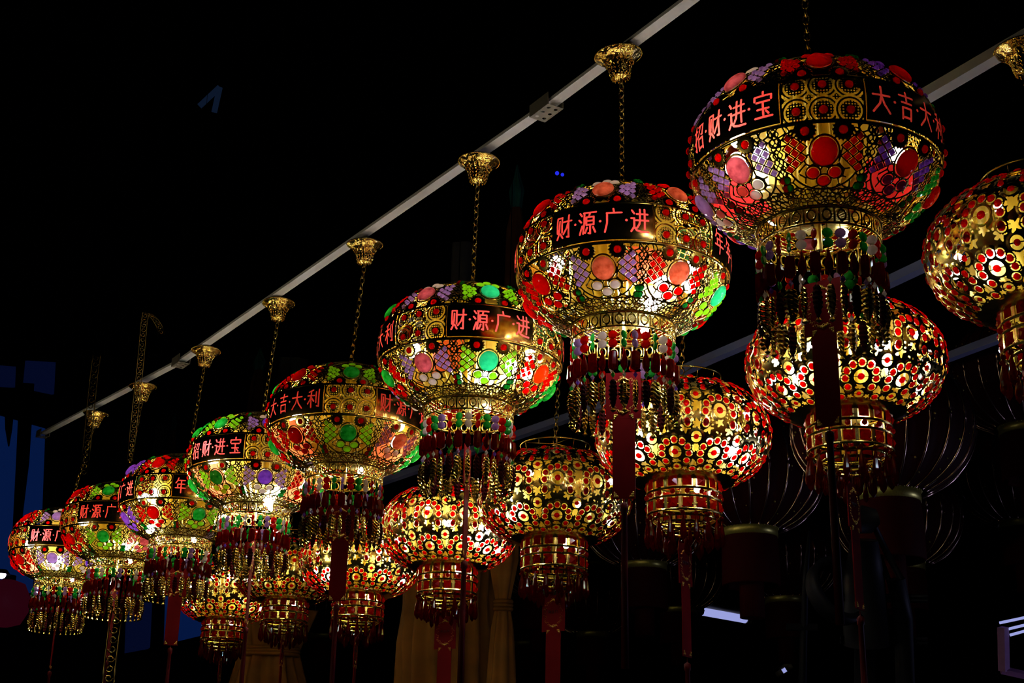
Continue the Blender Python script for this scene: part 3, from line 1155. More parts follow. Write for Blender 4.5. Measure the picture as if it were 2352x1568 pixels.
def dotted_shell_mesh():
    nu, nv = 1120, 330
    th = np.linspace(0, 2 * math.pi, nu, endpoint=False)
    t = np.linspace(PB.s[0], PB.smax, nv)
    R = PB.R(t)
    sd = np.full((nu, nv), -.03)
    dt = t[1] - t[0]
    rs = np.random.RandomState(8)

    def window(th0, t0, rad):
        r0 = float(PB.R(t0))
        jw = int(rad / dt) + 2
        j0 = int(round((t0 - t[0]) / dt))
        js = np.arange(max(0, j0 - jw), min(nv, j0 + jw + 1))
        iw = int(rad / (r0 * .8) / (2 * math.pi) * nu) + 2
        i0 = int(round(th0 / (2 * math.pi) * nu))
        isx = np.arange(i0 - iw, i0 + iw + 1)
        X = (isx / nu * 2 * math.pi - th0)[:, None] * R[js][None, :]
        Y = np.broadcast_to((t[js] - t0)[None, :], X.shape)
        return np.ix_(isx % nu, js), X, Y

    for (h, t0, rad) in B_STARS:
        ix, X, Y = window(h, t0, rad * 1.5)
        q = np.hypot(X, Y)
        an = np.arctan2(Y, X)
        ph = rs.uniform(0, 6)
        hole = q - rad * (.78 + .26 * np.cos(an * 5 + ph) + .10 * np.cos(an * 9 + ph * 2))
        sd[ix] = np.maximum(sd[ix], -hole)
    # small pierced dots in free places
    for k in range(520):
        h, t0 = rs.uniform(0, 6.283), rs.uniform(-.72, .74)
        rad = rs.choice([.010, .014, .020, .028], p=[.35, .3, .2, .15])
        ix, X, Y = window(h, t0, rad * 1.4)
        sq = rs.uniform(.6, 1.0)
        an = rs.uniform(0, 3.14)
        Xr, Yr = X * math.cos(an) + Y * math.sin(an), -X * math.sin(an) + Y * math.cos(an)
        sd[ix] = np.maximum(sd[ix], rad - np.hypot(Xr, Yr / sq))
    for (h, t0, shape, rad, q) in B_GEMS:
        ix, X, Y = window(h, t0, rad * 1.9)
        d = np.hypot(X, Y / 1.12)
        # the stamped boss is solid metal with an opening round the stone, held by two bridges
        sd[ix] = np.where(d < rad * 1.3, np.minimum(sd[ix], -.004), sd[ix])
        hole = rad - d
        bridge = np.abs(Y) - .004
        hole = np.minimum(hole, bridge)
        sd[ix] = np.where(d < rad * 1.3, np.maximum(np.minimum(sd[ix], d * 0 - .004), hole), sd[ix])
    sd[:, :4] = -.02
    sd[:, -4:] = -.02
    relief = np.zeros_like(sd)
    for (h, t0, shape, rad, q) in B_GEMS:
        ix, X, Y = window(h, t0, rad * 1.9)
        d = np.hypot(X, Y / 1.12)
        relief[ix] = np.maximum(relief[ix], .007 * np.clip((rad * 1.6 - d) / (rad * .5), 0, 1))
    e = 1e-3
    dr = PB.R(t - e) - PB.R(t + e)
    dz = PB.Z(t - e) - PB.Z(t + e)
    L = np.hypot(dr, dz)
    rr = PB.R(t)[None, :] + (dz / L)[None, :] * relief
    zz = PB.Z(t)[None, :] + (-dr / L)[None, :] * relief
    P = np.stack([rr * np.cos(th)[:, None], rr * np.sin(th)[:, None], zz], -1) * BR
    V, Fc = cut_sheet(P, sd * BR, True)
    return new_mesh('pierced_globe', V, Fc, M['gold_sheet'], True)


def tier_mesh():
    """ring of square frames that hold the pyramid stones; centre at z = 0"""
    a = BR
    n = 16
    mb = MB()
    R = .42 * a
    h = .075 * a
    for z in (h, -h):
        mb.ring(R, .014 * a, z, 64, 6)
    for k in range(n):
        q = 2 * math.pi * k / n
        T = Matrix.Rotation(q, 4, 'Z') @ Matrix.Translation((R, 0, 0))
        mb.box(.014 * a, .032 * a, h * 2, (0, 0, 0), 0, T)
    return mb.mesh('gem_tier', M['gold_sheet'], False)


def lower_rings_mesh():
    a = BR
    mb = MB()
    for (R, z) in ((.36, -.98), (.30, -1.04), (.20, -1.12)):
        n = 48
        mb.lathe([(R * a, (z + .016) * a), (R * a * 1.01, (z - .016) * a), (R * a * .97, (z - .016) * a), (R * a * .96, (z + .016) * a), (R * a, (z + .016) * a)], n)
    for k in range(8):
        q = 2 * math.pi * k / 8
        c, s = math.cos(q), math.sin(q)
        mb.tube([(.42 * a * c, .42 * a * s, -.95 * a), (.20 * a * c, .20 * a * s, -1.12 * a)], .004 * a, 5)
    return mb.mesh('lower_rings', M['gold_sheet'])


def drop_mesh(big):
    a = BR
    mb = MB()
    k = 1.25 if big else 1.0
    mb.tube([(0, 0, 0), (0, 0, -.05 * a)], .0012, 4, 1)
    mb.ball(.026 * a, (0, 0, -.05 * a), 8, 5, 0)
    mb.lathe([(.004 * a, -.07 * a), (.020 * a * k, -.13 * a * k), (.030 * a * k, -.21 * a * k), (.026 * a * k, -.25 * a * k), (.006 * a, -.28 * a * k)], 8, 0)
    return mb.mesh('red_drop', [GEM['deep'], M['gold_dark']], False)


GLOBE = dotted_shell_mesh()
TIER = tier_mesh()
LOWER = lower_rings_mesh()
DROP, DROP_BIG = drop_mesh(False), drop_mesh(True)
BALL = MB().ball(.030 * BR, (0, 0, 0), 10, 6).mesh('red_ball', GEM['red'])
CORE_B = core_mesh(BR, .58, .46, -.50, .10, .8)
TOPRING = None


def topring_mesh():
    mb = MB()
    a = BR
    mb.ring(.46 * a, .006 * a * 1.6, .70 * a, 48, 6)
    mb.ring(.43 * a, .006 * a * 1.6, .585 * a, 48, 6)
    for k in range(12):
        q = 2 * math.pi * k / 12
        mb.tube([(.43 * a * math.cos(q), .43 * a * math.sin(q), .585 * a), (.46 * a * math.cos(q), .46 * a * math.sin(q), .70 * a)], .004 * a, 5)
    for q in (.4, .4 + math.pi / 2):
        c, s = math.cos(q), math.sin(q)
        mb.tube([(.46 * a * c, .46 * a * s, .70 * a), (0, 0, .74 * a), (-.46 * a * c, -.46 * a * s, .70 * a)], .006 * a, 5)
    return mb.mesh('top_ring', M['gold_sheet'])


TOPRING = topring_mesh()


def dotted_lantern(px, py, d, label, top, fine, bulbs, yaw, card_yaw, hang, level, back, warm=True):
    c = at(px, py, d)
    az = az_to_cam(c)
    rz = az + math.radians(yaw)
    root = thing('dotted_lantern', c, label, 'lantern', 'red dotted gold lanterns of the second row', rz)
    obj('pierced_globe', GLOBE, root)
    obj('reflector_core', CORE_B, root)
    obj('top_ring', TOPRING, root)
    view = (Matrix.Rotation(-rz, 4, 'Z') @ (CAMLOC - c)).normalized()
    cand = []
    for (h, t0, shape, rad, q) in B_GEMS:
        M4 = PB.frame(h, t0, .005).copy()
        M4.translation = M4.translation * BR
        k = (rad / .045 * 1.02 if shape == 'stud' else rad / .074 * .92)
        M4 = M4 @ Matrix.Scale(k * BSC * .92, 4)
        cand.append((M4.col[2].xyz.normalized().dot(view), gem_mesh(shape, 'ruby'), M4))
    cand.sort(key=lambda q: -q[0])
    loose = []
    for k, (f, me, M4) in enumerate(cand):
        if fine and k < 98 and f > .1:
            obj('red_gem', me, root, M4)
        else:
            loose.append((me, M4))
    g = obj('small_red_gems', merged('small_red_gems', loose), root)
    g['kind'] = 'stuff'
    for z in (-.62, -.86):
        tr = obj('gem_tier', TIER, root, Matrix.Translation((0, 0, z * BR)))
        for k in range(16):
            q = 2 * math.pi * (k + .5) / 16
            x = Vector((-math.sin(q), math.cos(q), 0))
            n = Vector((math.cos(q), math.sin(q), 0))
            M4 = Matrix(((x.x, 0, n.x, n.x * .415 * BR), (x.y, 0, n.y, n.y * .415 * BR), (0, 1, 0, 0), (0, 0, 0, 1)))
            obj('pyramid_gem', gem_mesh('pyramid', 'garnet'), tr, M4)
    sup = MB()
    for k in range(8):
        q = 2 * math.pi * k / 8
        sup.tube([(.42 * BR * math.cos(q), .42 * BR * math.sin(q), -.52 * BR), (.42 * BR * math.cos(q), .42 * BR * math.sin(q), -.95 * BR)], .005 * BR, 5)
    obj('collar_posts', sup.mesh('collar_posts', M['gold_sheet']), root)
    for k in range(16):
        q = 2 * math.pi * (k + .5) / 16
        obj('red_ball', BALL, root, Matrix.Translation((.42 * BR * math.cos(q), .42 * BR * math.sin(q), -.735 * BR)))
    obj('lower_rings', LOWER, root)
    for (n, R, z, me) in ((18, .42, -.935, DROP_BIG), (10, .30, -1.05, DROP), (6, .20, -1.13, DROP)):
        for k in range(n):
            q = 2 * math.pi * k / n + R
            obj('red_drop', me, root, Matrix.Translation((R * BR * math.cos(q), R * BR * math.sin(q), z * BR)) @ Matrix.Rotation(q, 4, 'Z'))
    inv = root.matrix_basis.inverted()
    for (bx, by, lev, cool) in bulbs:
        p = inv @ at(bx, by, d - .62 * BR)
        rr = math.hypot(p.x, p.y)
        p.x, p.y = p.x * .76 * BR / rr, p.y * .76 * BR / rr
        obj('bulb', bulb_level(lev, cool), root, Matrix.Translation(p))
    for k in range(8):  # small fill bulbs added all round for an even glow in the openings
        q = -math.radians(yaw) + math.radians(22 + k * 45)
        lev = (level if math.cos(q + math.radians(yaw)) > 0 else back) * .13
        obj('bulb', bulb_level(round(lev, 1), not warm, True), root, Matrix.Translation((.78 * BR * math.cos(q), .78 * BR * math.sin(q), (.16 if k % 2 else -.24) * BR)))
    q = -math.radians(yaw) + 2.6
    obj('bulb', bulb_level(round(max(10, back * .05), 1), not warm, True), root, Matrix.Translation((.30 * BR * math.cos(q), .30 * BR * math.sin(q), -.56 * BR)))
    Y = Matrix.Rotation(-math.radians(yaw) - math.pi / 2 + math.radians(card_yaw), 4, 'Z')
    mb = MB()
    mb.tube([(0, 0, -.6 * BR), (0, 0, -1.28 * BR)], .0016, 5)
    obj('hanging_cord', mb.mesh('hanging_cord', M['red_cord']), root)
    if hang[0]:
        cd = obj('greeting_card', CARD, root, Matrix.Translation((0, 0, -1.48 * BR)) @ Y)
        obj('gold_scrollwork', CARDPRINT, cd)
        obj('ink_strokes', CARDINK, cd)
    if hang[1]:
        st = obj('red_banner', STRIP, root, Matrix.Translation((0, 0, -2.08 * BR)) @ Y)
        for sx in (-1, 1):
            for sz in (-1, 1):
                obj('gold_corner', CORNER, st, Matrix.Translation((sx * .084 * AR, 0, sz * .375 * AR)) @ Matrix.Diagonal((sx, 1, sz, 1)))
    if hang[2]:
        obj('tassel_cord', TAIL, root, Matrix.Translation((0, 0, -2.5 * BR)))
    e = inv @ top
    obj('chain', chain_mesh(e, (0, 0, .745 * BR)), root)
    return root, c


B_SPEC = [
    dict(px=2392, py=578, d=3.80, can=(2345, 112), fine=True, yaw=4, card=20, bulbs=[(2262, 582, 90, True), (2276, 588, 60, True)], level=40, back=60, warm=True,
         label='red dotted gold lantern cut off by the right edge of the photo'),
    dict(px=1941, py=836, d=4.40, can=(1960, 340), fine=True, yaw=10, card=70, bulbs=[(2010, 795, 400, True), (1860, 792, 260, True), (1810, 848, 120, True)], level=170, back=300, warm=True,
         label='red dotted lantern glowing amber, crossed by the dark banner of the large lantern above'),
    dict(px=1568, py=1002, d=4.95, can=(1572, 585), fine=True, yaw=-6, card=65, bulbs=[(1675, 1031, 520, True), (1475, 1000, 200, True)], level=620, back=900, warm=True,
         label='red dotted lantern glowing nearly white, right of the long red banner'),
    dict(px=1274, py=1145, d=5.60, can=(1288, 735), fine=True, yaw=2, card=-30, bulbs=[(1180, 1147, 260, True)], level=75, back=150, warm=True,
         label='red dotted lantern glowing dull amber, with a long red banner and cord straight below it'),
    dict(px=1031, py=1216, d=6.25, can=(1042, 872), fine=True, yaw=12, card=-25, bulbs=[(1030, 1202, 420, True), (1115, 1222, 520, True)], level=620, back=900, warm=True,
         label='red dotted lantern with pinkish stones in front of the gold drape'),
    dict(px=828, py=1290, d=7.17, can=(842, 985), fine=False, yaw=-4, card=80, bulbs=[(757, 1302, 320, True), (866, 1270, 320, False)], level=300, back=500, warm=True,
         label='red dotted lantern behind the banner of the green oval lantern'),
    dict(px=661, py=1312, d=8.0, can=(676, 1050), fine=False, yaw=6, card=80, bulbs=[(645, 1300, 110, False)], level=6, back=18, warm=True,
         label='red dotted lantern second from the left in the second row, above the brown drape'),
    dict(px=520, py=1362, d=8.7, can=(535, 1105), fine=False, yaw=9, card=80, bulbs=[(530, 1325, 160, True)], level=320, back=480, warm=True,
         label='leftmost red dotted lantern, low behind the tassels of the near row'),
]
RAIL2 = []
for i, s in enumerate(B_SPEC):
    c = at(s['px'], s['py'], s['d'])
    cp = ray_at_depth_of(s['can'][0], s['can'][1], c)
    RAIL2.append(cp)
    hk = cp + Vector((0, 0, -.1))
    if i == 0:
        hk = canopy(cp, 'gold bell canopy cut off by the right edge at the top of the second rail', (0, math.radians(-5)), 'gold canopies on the second rail')
    dotted_lantern(s['px'], s['py'], s['d'], s['label'], hk, s['fine'], s['bulbs'], s['yaw'], s['card'], (1, 1, 1), s['level'], s['back'], s['warm'])


# ================================================================== rails
def rail(name, pts, w, h, label, mat, group=None, brackets=()):
    """flat steel channel through the points, open side up"""
    o = thing(name, pts[0], label, 'rail', group)
    inv = o.matrix_basis.inverted()
    for a, b in zip(pts[:-1], pts[1:]):
        a, b = inv @ a, inv @ b
        t = (b - a).normalized()
        u = t.cross(Vector((0, 0, 1))).normalized()
        v = u.cross(t)
        mb = MB()
        V = []
        for p in (a, b):
            for (q, r) in ((-w / 2, 0), (w / 2, 0), (w / 2, h), (-w / 2, h)):
                V.append(p + u * q + v * r)
        mb.add(V, [(0, 1, 5, 4), (1, 2, 6, 5), (2, 3, 7, 6), (3, 0, 4, 7), (3, 2, 1, 0), (4, 5, 6, 7)])
        obj('rail_segment', mb.mesh('rail_segment', mat, False), o)
    for p, t in brackets:
        p = inv @ p
        u = t.cross(Vector((0, 0, 1))).normalized()
        v = u.cross(t)
        M4 = Matrix(((t.x, u.x, v.x, p.x), (t.y, u.y, v.y, p.y), (t.z, u.z, v.z, p.z), (0, 0, 0, 1)))
        # angle plate with two rows of bolt holes
        n1, n2 = 60, 40
        L1, L2 = .11, .062
        xs = np.linspace(-L1 / 2, L1 / 2, n1)
        ys = np.linspace(-L2 / 2, L2 / 2, n2)
        Xg, Yg = np.meshgrid(xs, ys, indexing='ij')
        sd = np.full(Xg.shape, -.01)
        for hx in (-.034, 0, .034):
            for hy in (-.014, .014):
                sd = np.maximum(sd, .0065 - np.hypot(Xg - hx, Yg - hy))
        V, Fc = cut_sheet(np.stack([Xg, Yg, np.full_like(Xg, -.006)], -1), sd, False)
        me = new_mesh('bracket', V, Fc, M['grey_steel'], False)
        bo = obj('bracket', me, o, M4)
        fl = MB()
        for s in (-1, 1):
            fl.box(L1, .003, .045, (0, s * (L2 / 2 - .0015), .016))
        obj('bracket_flange', fl.mesh('bracket_flange', M['grey_steel'], False), bo)
    return o


lift = Vector((0, 0, .0))


def depth(p):
    return (R3.transposed() @ (p - CAMLOC)).z * -1


RP = np.polyfit([s['can'][0] for s in A_SPEC], [1 / depth(p) for p in RAIL_TOPS], 1)


def rp(x):
    return 1 / float(np.polyval(RP, x))


j1 = at(1255, 256, rp(1255))
j2 = at(415, 836, rp(415))
j3 = at(98, 1001, rp(98))
st = RAIL_TOPS[0] + (RAIL_TOPS[0] - j1) * .6
r1 = [st, j1, j2, j3]
rail('ceiling_rail', [p + Vector((0, 0, .010)) for p in r1], .040, .012, 'white painted rail with a row of gold canopies under it, jointed in three lengths', M['white_steel'], 'rails overhead',
     [(j1, (st - j1).normalized()), (j2, (j1 - j2).normalized()), (j3, (j2 - j3).normalized())])
r2 = [RAIL2[0] + (RAIL2[0] - at(2120, 243, 4.15)) * 2.5, RAIL2[0], at(2120, 243, 4.15), RAIL2[1], RAIL2[2], RAIL2[3], RAIL2[4], RAIL2[5], RAIL2[6], RAIL2[7]]
rail('ceiling_rail', [p + Vector((0, 0, .01)) for p in r2], .045, .03, 'yellowish rail at upper right coming out from behind the largest lantern', M['white_steel'], 'rails overhead')


def d3(x):
    return 20500.0 / (x + 1200)


r3 = [at(x, y, d3(x)) for x, y in ((2480, 452), (2030, 663), (1640, 828), (1400, 934), (1195, 1004), (860, 1118))]
rail('ceiling_rail', r3, .05, .04, 'bluish lit rail behind the second row, passing under the largest lantern', M['blue_lit_steel'], 'rails overhead')
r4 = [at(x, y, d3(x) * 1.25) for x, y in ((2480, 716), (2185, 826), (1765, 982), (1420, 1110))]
rail('ceiling_rail', r4, .045, .04, 'lowest thin bluish rail, seen either side of the amber dotted lantern', M['blue_lit_steel'], 'rails overhead')

# ================================================================== dark red ribbed lanterns (third row)
CR = 0.40


def ribbed_meshes():
    a = CR
    mb = MB()
    prof = []
    for j in range(25):
        q = -1.18 + 2.36 * j / 24
        prof.append((a * math.cos(q) ** .85, a * .76 * math.sin(q) / math.sin(1.18) * .98))
    n = 24 * 6
    mod = lambda q, j: 1 - .035 * abs(math.sin(q * 12)) ** .7
    mb.lathe(prof, n, 0, None, lambda q, j: 1 - .03 * (1 - abs(math.cos(q * 12))))
    cloth = mb.mesh('cloth_globe', M['red_cloth'])
    rb = MB()
    rb.tube([(r * 1.004, 0, z) for r, z in prof], .0055, 6)
    rib = rb.mesh('gold_rib', M['rib'])
    r0, z0 = prof[0]
    hb = MB()
    hb.lathe([(.36 * a, z0 + .06 * a), (.37 * a, z0), (.372 * a, z0 - .10 * a), (.35 * a, z0 - .10 * a), (.34 * a, z0 + .06 * a)], 48)
    for k in range(48):
        q = 2 * math.pi * k / 48
        hb.ball(.016 * a, (.372 * a * math.cos(q), .372 * a * math.sin(q), z0 + .02 * a), 6, 4)
    rim = hb.mesh('gold_rim', M['gold_rim'])
    cap = MB().lathe([(.30 * a, -z0 + .10 * a), (.36 * a, -z0 + .08 * a), (.38 * a, -z0 - .04 * a), (.34 * a, -z0 - .04 * a), (.30 * a, -z0 + .10 * a)], 40).mesh('top_cap', M['gold_rim'])
    tb = MB()
    tb.lathe([(.355 * a, z0 - .08 * a), (.37 * a, z0 - .3 * a), (.375 * a, z0 - .72 * a), (.36 * a, z0 - .74 * a), (.34 * a, z0 - .70 * a), (.33 * a, z0 - .08 * a)], 120, 0, None,
             lambda q, j: 1 + .012 * math.cos(q * 60))
    fr = tb.mesh('fringe', M['red_fringe'])
    ib = MB()
    ib.lathe([(.15 * a, z0 + .1 * a), (.155 * a, z0 - .7 * a), (.16 * a, z0 - 1.15 * a), (.13 * a, z0 - 1.15 * a), (.12 * a, z0 + .1 * a)], 60, 0, None, lambda q, j: 1 + .02 * math.cos(q * 30))
    inner = ib.mesh('inner_tassel', M['red_fringe'])
    gb = MB()
    rs = random.Random(3)
    for k in range(130):
        q = rs.uniform(0, 6.283)
        u = rs.uniform(-1.0, 1.0)
        r, z = np.interp(u, np.linspace(-1.18, 1.18, 25), [p[0] for p in prof]), np.interp(u, np.linspace(-1.18, 1.18, 25), [p[1] for p in prof])
        gb.ball(rs.uniform(.006, .013) * a, (r * math.cos(q), r * math.sin(q), z), 6, 4)
    print_ = gb.mesh('gold_flecks', M['gold_rim'])
    return cloth, rib, rim, cap, fr, inner, print_


CLOTH, RIB, GRIM, CCAP, FRINGE, INNER, FLECK = ribbed_meshes()


def ribbed(px, py, d, label, yaw=0, scale=1.0, fine=True):
    c = at(px, py, d)
    root = thing('ribbed_lantern', c, label, 'lantern', 'dark red ribbed lanterns of the third row', math.radians(yaw))
    S = Matrix.Scale(scale, 4)
    obj('cloth_globe', CLOTH, root, S)
    for k in range(24):
        obj('gold_rib', RIB, root, Matrix.Rotation(2 * math.pi * k / 24, 4, 'Z') @ S)
    obj('gold_rim', GRIM, root, S)
    obj('top_cap', CCAP, root, S)
    obj('fringe', FRINGE, root, S)
    obj('inner_tassel', INNER, root, S)
    fo = obj('gold_flecks', FLECK, root, S)
    fo['kind'] = 'stuff'
    mb = MB()
    mb.tube([(0, 0, .7 * CR * scale), (0, 0, 9)], .003, 5)
    obj('suspension_cord', mb.mesh('suspension_cord', M['black_steel']), root)


for spec in (
    (2025, 985, 6.40, 'dark ribbed red lantern below the amber dotted lantern, blue light along its right ribs'),
    (1717, 1092, 7.70, 'dark ribbed red lantern right of the near white dotted lantern, wide red fringe'),
    (1478, 1192, 9.4, 'dark ribbed red lantern with green gold rim, under the near white dotted lantern'),
    (1556, 1316, 12.0, 'small dark ribbed red lantern above the bluish tube light'),
    (1238, 1278, 11.5, 'dark ribbed red lantern hidden behind the dull amber dotted lantern'),
    (1362, 1378, 13.0, 'small dark ribbed red lantern low down between two red banners'),
    (1800, 1282, 10.6, 'dark ribbed red lantern below the wide red fringe, left of the spotlight'),
    (2062, 1190, 9.2, 'dark ribbed red lantern behind the spotlight, ribs shining at its right'),
    (2345, 865, 8.0, 'dark ribbed red lantern below the cut off dotted lantern at the right edge'),
    (2335, 1100, 9.6, 'very dark ribbed red lantern low at the right edge'),
    (748, 1390, 14.5, 'tiny dark ribbed red lantern beside the brown drape'),
    (1208, 1405, 14.0, 'tiny dark ribbed red lantern right of the narrow tied drape'),
):
    ribbed(spec[0], spec[1], spec[2], spec[3], rnd.uniform(0, 15))


# ================================================================== hanging drapes
def drape_mesh(name, Hh, prof, mat, pleats=13, depth=.10, seed=1):
    """gathered cloth: prof = list of (height share from the top, half width)"""
    rs = random.Random(seed)
    ph = [rs.uniform(0, 6) for _ in range(5)]
    n, m = 120, 40
    V, Fc = [], []
    for j in range(m + 1):
        u = j / m
        w = np.interp(u, [p[0] for p in prof], [p[1] for p in prof])
        for i in range(n):
            a = 2 * math.pi * i / n
            k = 1 + depth * math.sin(a * pleats + ph[0] + .8 * math.sin(u * 5 + ph[1])) + depth * .6 * math.sin(a * (pleats // 2) + ph[2] + u * 2)
            V.append((w * k * math.cos(a), w * .55 * k * math.sin(a), -u * Hh))
    for j in range(m):
        for i in range(n):
            a, b = j * n + i, j * n + (i + 1) % n
            Fc.append((a, a + n, b + n, b))
    return MB().add(V, Fc).mesh(name, mat)


def drape(px, py0, py1, d, prof, label, mat, tie=None, seed=1, name='satin_drape', group=None, tiemat=None, pleats=13):
    p = at(px, py0, d)
    Hh = (py1 - py0) / F * d
    k = d / F
    o = thing(name, p, label, 'drape', group)
    obj('cloth', drape_mesh('cloth', Hh, [(u, w * k) for u, w in prof], mat, pleats, .10, seed), o)
    wire_up(o)
    if tie is not None:
        tb = MB()
        w = np.interp(tie, [q[0] for q in prof], [q[1] for q in prof]) * k
        for dz in (-.02, 0, .02):
            pts = [(w * 1.12 * math.cos(q), w * .66 * math.sin(q), -tie * Hh + dz) for q in np.linspace(0, 2 * math.pi, 32, endpoint=False)]
            tb.tube(pts, .014, 6, 0, True)
        obj('tie_band', tb.mesh('tie_band', tiemat or mat), o)
    return o


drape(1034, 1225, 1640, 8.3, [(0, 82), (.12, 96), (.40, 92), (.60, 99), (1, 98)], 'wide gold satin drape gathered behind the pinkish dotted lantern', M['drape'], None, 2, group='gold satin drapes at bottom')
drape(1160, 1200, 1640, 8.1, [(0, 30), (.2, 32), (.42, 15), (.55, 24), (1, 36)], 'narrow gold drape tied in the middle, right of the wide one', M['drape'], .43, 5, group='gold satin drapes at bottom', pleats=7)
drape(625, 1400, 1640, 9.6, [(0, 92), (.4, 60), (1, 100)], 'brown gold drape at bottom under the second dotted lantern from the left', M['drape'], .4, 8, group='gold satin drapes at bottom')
for (x, y0, y1, d, w, lab) in ((1186, 375, 700, 12, 20, 'tall dim brown drape with a teal top behind the second lantern from the right'),
                               (594, 800, 960, 15, 17, 'dim brown drape with teal top above the brightest lantern'),
                               (398, 950, 1070, 18, 9, 'small faint brown drape with teal top above the red and green oval lantern')):
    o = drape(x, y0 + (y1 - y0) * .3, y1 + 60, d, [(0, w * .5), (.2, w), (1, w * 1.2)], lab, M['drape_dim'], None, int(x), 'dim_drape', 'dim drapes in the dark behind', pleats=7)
    k = d / F
    tb = MB()
    n = 48
    Vv = []
    hgt = (y1 - y0) * .34 * k
    prof = [(0, .004), (.3, w * .35 * k), (.6, w * .8 * k), (1, w * .6 * k)]
    me = drape_mesh('teal_top', hgt, prof, M['teal_cloth'], 5, .2, 4)
    obj('teal_top', me, o, Matrix.Translation((0, 0, hgt * .95)))
for (x, y0, y1, d, w, lab) in ((1064, 560, 720, 13, 26, 'dim grey hanging cloth behind the chain of the mint oval lantern'),
                               (672, 825, 920, 16, 30, 'dim grey hanging cloth left of the vivid green oval lantern'),
                               (372, 975, 1060, 19, 14, 'faint grey hanging cloth above the lantern with red and green ovals')):
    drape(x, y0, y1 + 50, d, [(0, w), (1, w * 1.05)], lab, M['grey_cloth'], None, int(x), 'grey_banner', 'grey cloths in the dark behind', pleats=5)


# ================================================================== gold foil garlands
def garland(pts, w, label, mat, curl=None):
    """openwork foil strip: two edge wires with scrolls between them"""
    P = [Vector(p) for p in pts]
    o = thing('foil_garland', P[0], label, 'garland', 'foil garlands at left')
    inv = o.matrix_basis.inverted()
    P = [inv @ p for p in P]
    side = Vector((1, .15, 0)).normalized()
    ed, sc = MB(), MB()
    for s in (-1, 1):
        ed.tube([p + side * s * w / 2 for p in P], w * .07, 6)
    L = sum((b - a).length for a, b in zip(P[:-1], P[1:]))
    n = int(L / (w * .8))
    cum = [0]
    for a, b in zip(P[:-1], P[1:]):
        cum.append(cum[-1] + (b - a).length)
    for i in range(n):
        u = (i + .5) / n * L
        k = max(j for j in range(len(cum) - 1) if cum[j] <= u)
        f = (u - cum[k]) / (cum[k + 1] - cum[k])
        c = P[k].lerp(P[k + 1], f)
        t = (P[k + 1] - P[k]).normalized()
        s = 1 if i % 2 else -1
        q = [c + side * (w * .36 * s * math.cos(a) * (1 - a / 12)) + t * (w * .36 * math.sin(a) * (1 - a / 12)) for a in np.linspace(0, 6, 12)]
        sc.tube(q, w * .075, 5)
    obj('edge_wire', ed.mesh('edge_wire', mat), o)
    obj('foil_scrolls', sc.mesh('foil_scrolls', mat), o)
    return o


crl = [at(x, y, 7.28) for x, y in ((371, 768), (366, 748), (356, 732), (345, 722), (335, 718), (331, 740), (326, 800), (320, 860), (312, 930), (305, 1000), (299, 1060))]
garland(crl, .030, 'thin gold foil garland with a curled top hanging at left', M['gold_dark'])
garland([at(x, y, 7.95) for x, y in ((222, 815), (214, 880), (206, 960), (200, 1020), (192, 1090))], .040, 'dark foil garland in front of the leftmost canopy', M['gold_dim'])
garland([at(x, y, 7.2) for x, y in ((272, 1392), (262, 1450), (252, 1530), (246, 1590))], .055, 'gold foil garland hanging to the bottom edge below the second lantern from the left', M['gold_chain'])

# ================================================================== dark spotlight rig at right
RD = 5.3
rig = thing('stage_spotlight', at(1990, 1580, RD), 'black stage spotlight on a stand, silhouetted at lower right', 'spotlight')
ri = rig.matrix_basis.inverted()
q = lambda x, y, dd=0.0: ri @ at(x, y, RD + dd)
mb = MB()
mb.tube([q(1985, 1240), q(1985, 1330), q(1990, 1480)], [.05, .075, .085], 18)
mb.tube([q(1955, 1205), q(1990, 1192), q(2015, 1186)], [.035, .055, .03], 16)
obj('lamp_body', mb.mesh('lamp_body', M['black_steel']), rig)
obj('yoke', MB().tube([q(2002, 1195), q(2035, 1265), q(2070, 1330)], .012, 8).mesh('yoke', M['black_steel']), rig)
obj('yoke', MB().tube([q(2020, 1275), q(2048, 1350)], .010, 8).mesh('yoke', M['black_steel']), rig)
dn = Vector((0, 0, -2.2))
obj('stand', MB().tube([q(2058, 1330), q(2075, 1420), q(2080, 1600), q(2080, 1600) + dn], .035, 12).mesh('stand', M['black_steel']), rig)
obj('stand', MB().tube([q(1990, 1470), q(1990, 1600), q(1990, 1600) + dn], .045, 12).mesh('stand', M['black_steel']), rig)
for y in (1366, 1376, 1464, 1474):
    obj('cross_bar', MB().tube([q(1930, y), q(2130, y + 4)], .008, 8).mesh('cross_bar', M['black_steel']), rig)
mb = MB()
mb.lathe([(.11, 0), (.125, .02), (.13, .07), (.10, .07), (.095, .02), (.11, 0)], 40)
obj('reflector_hood', mb.mesh('reflector_hood', M['black_steel']), rig, Matrix.Translation(q(1905, 1370)) @ Matrix.Rotation(1.2, 4, 'X') @ Matrix.Rotation(.5, 4, 'Y'))
pole = thing('lighting_pole', at(1840, 1600, 6.6), 'thin dark pole standing left of the spotlight', 'pole')
pi_ = pole.matrix_basis.inverted()
obj('shaft', MB().tube([pi_ @ at(1842, 1600, 6.6) + Vector((0, 0, -2.2)), pi_ @ at(1842, 1600, 6.6), pi_ @ at(1850, 1330, 6.6), pi_ @ at(1859, 1218, 6.6)], [.02, .02, .015, .005], 8).mesh('shaft', M['black_steel']), pole)
obj('clamp', MB().box(.14, .03, .03, pi_ @ at(1842, 1440, 6.6)).mesh('clamp', M['black_steel'], False), pole)

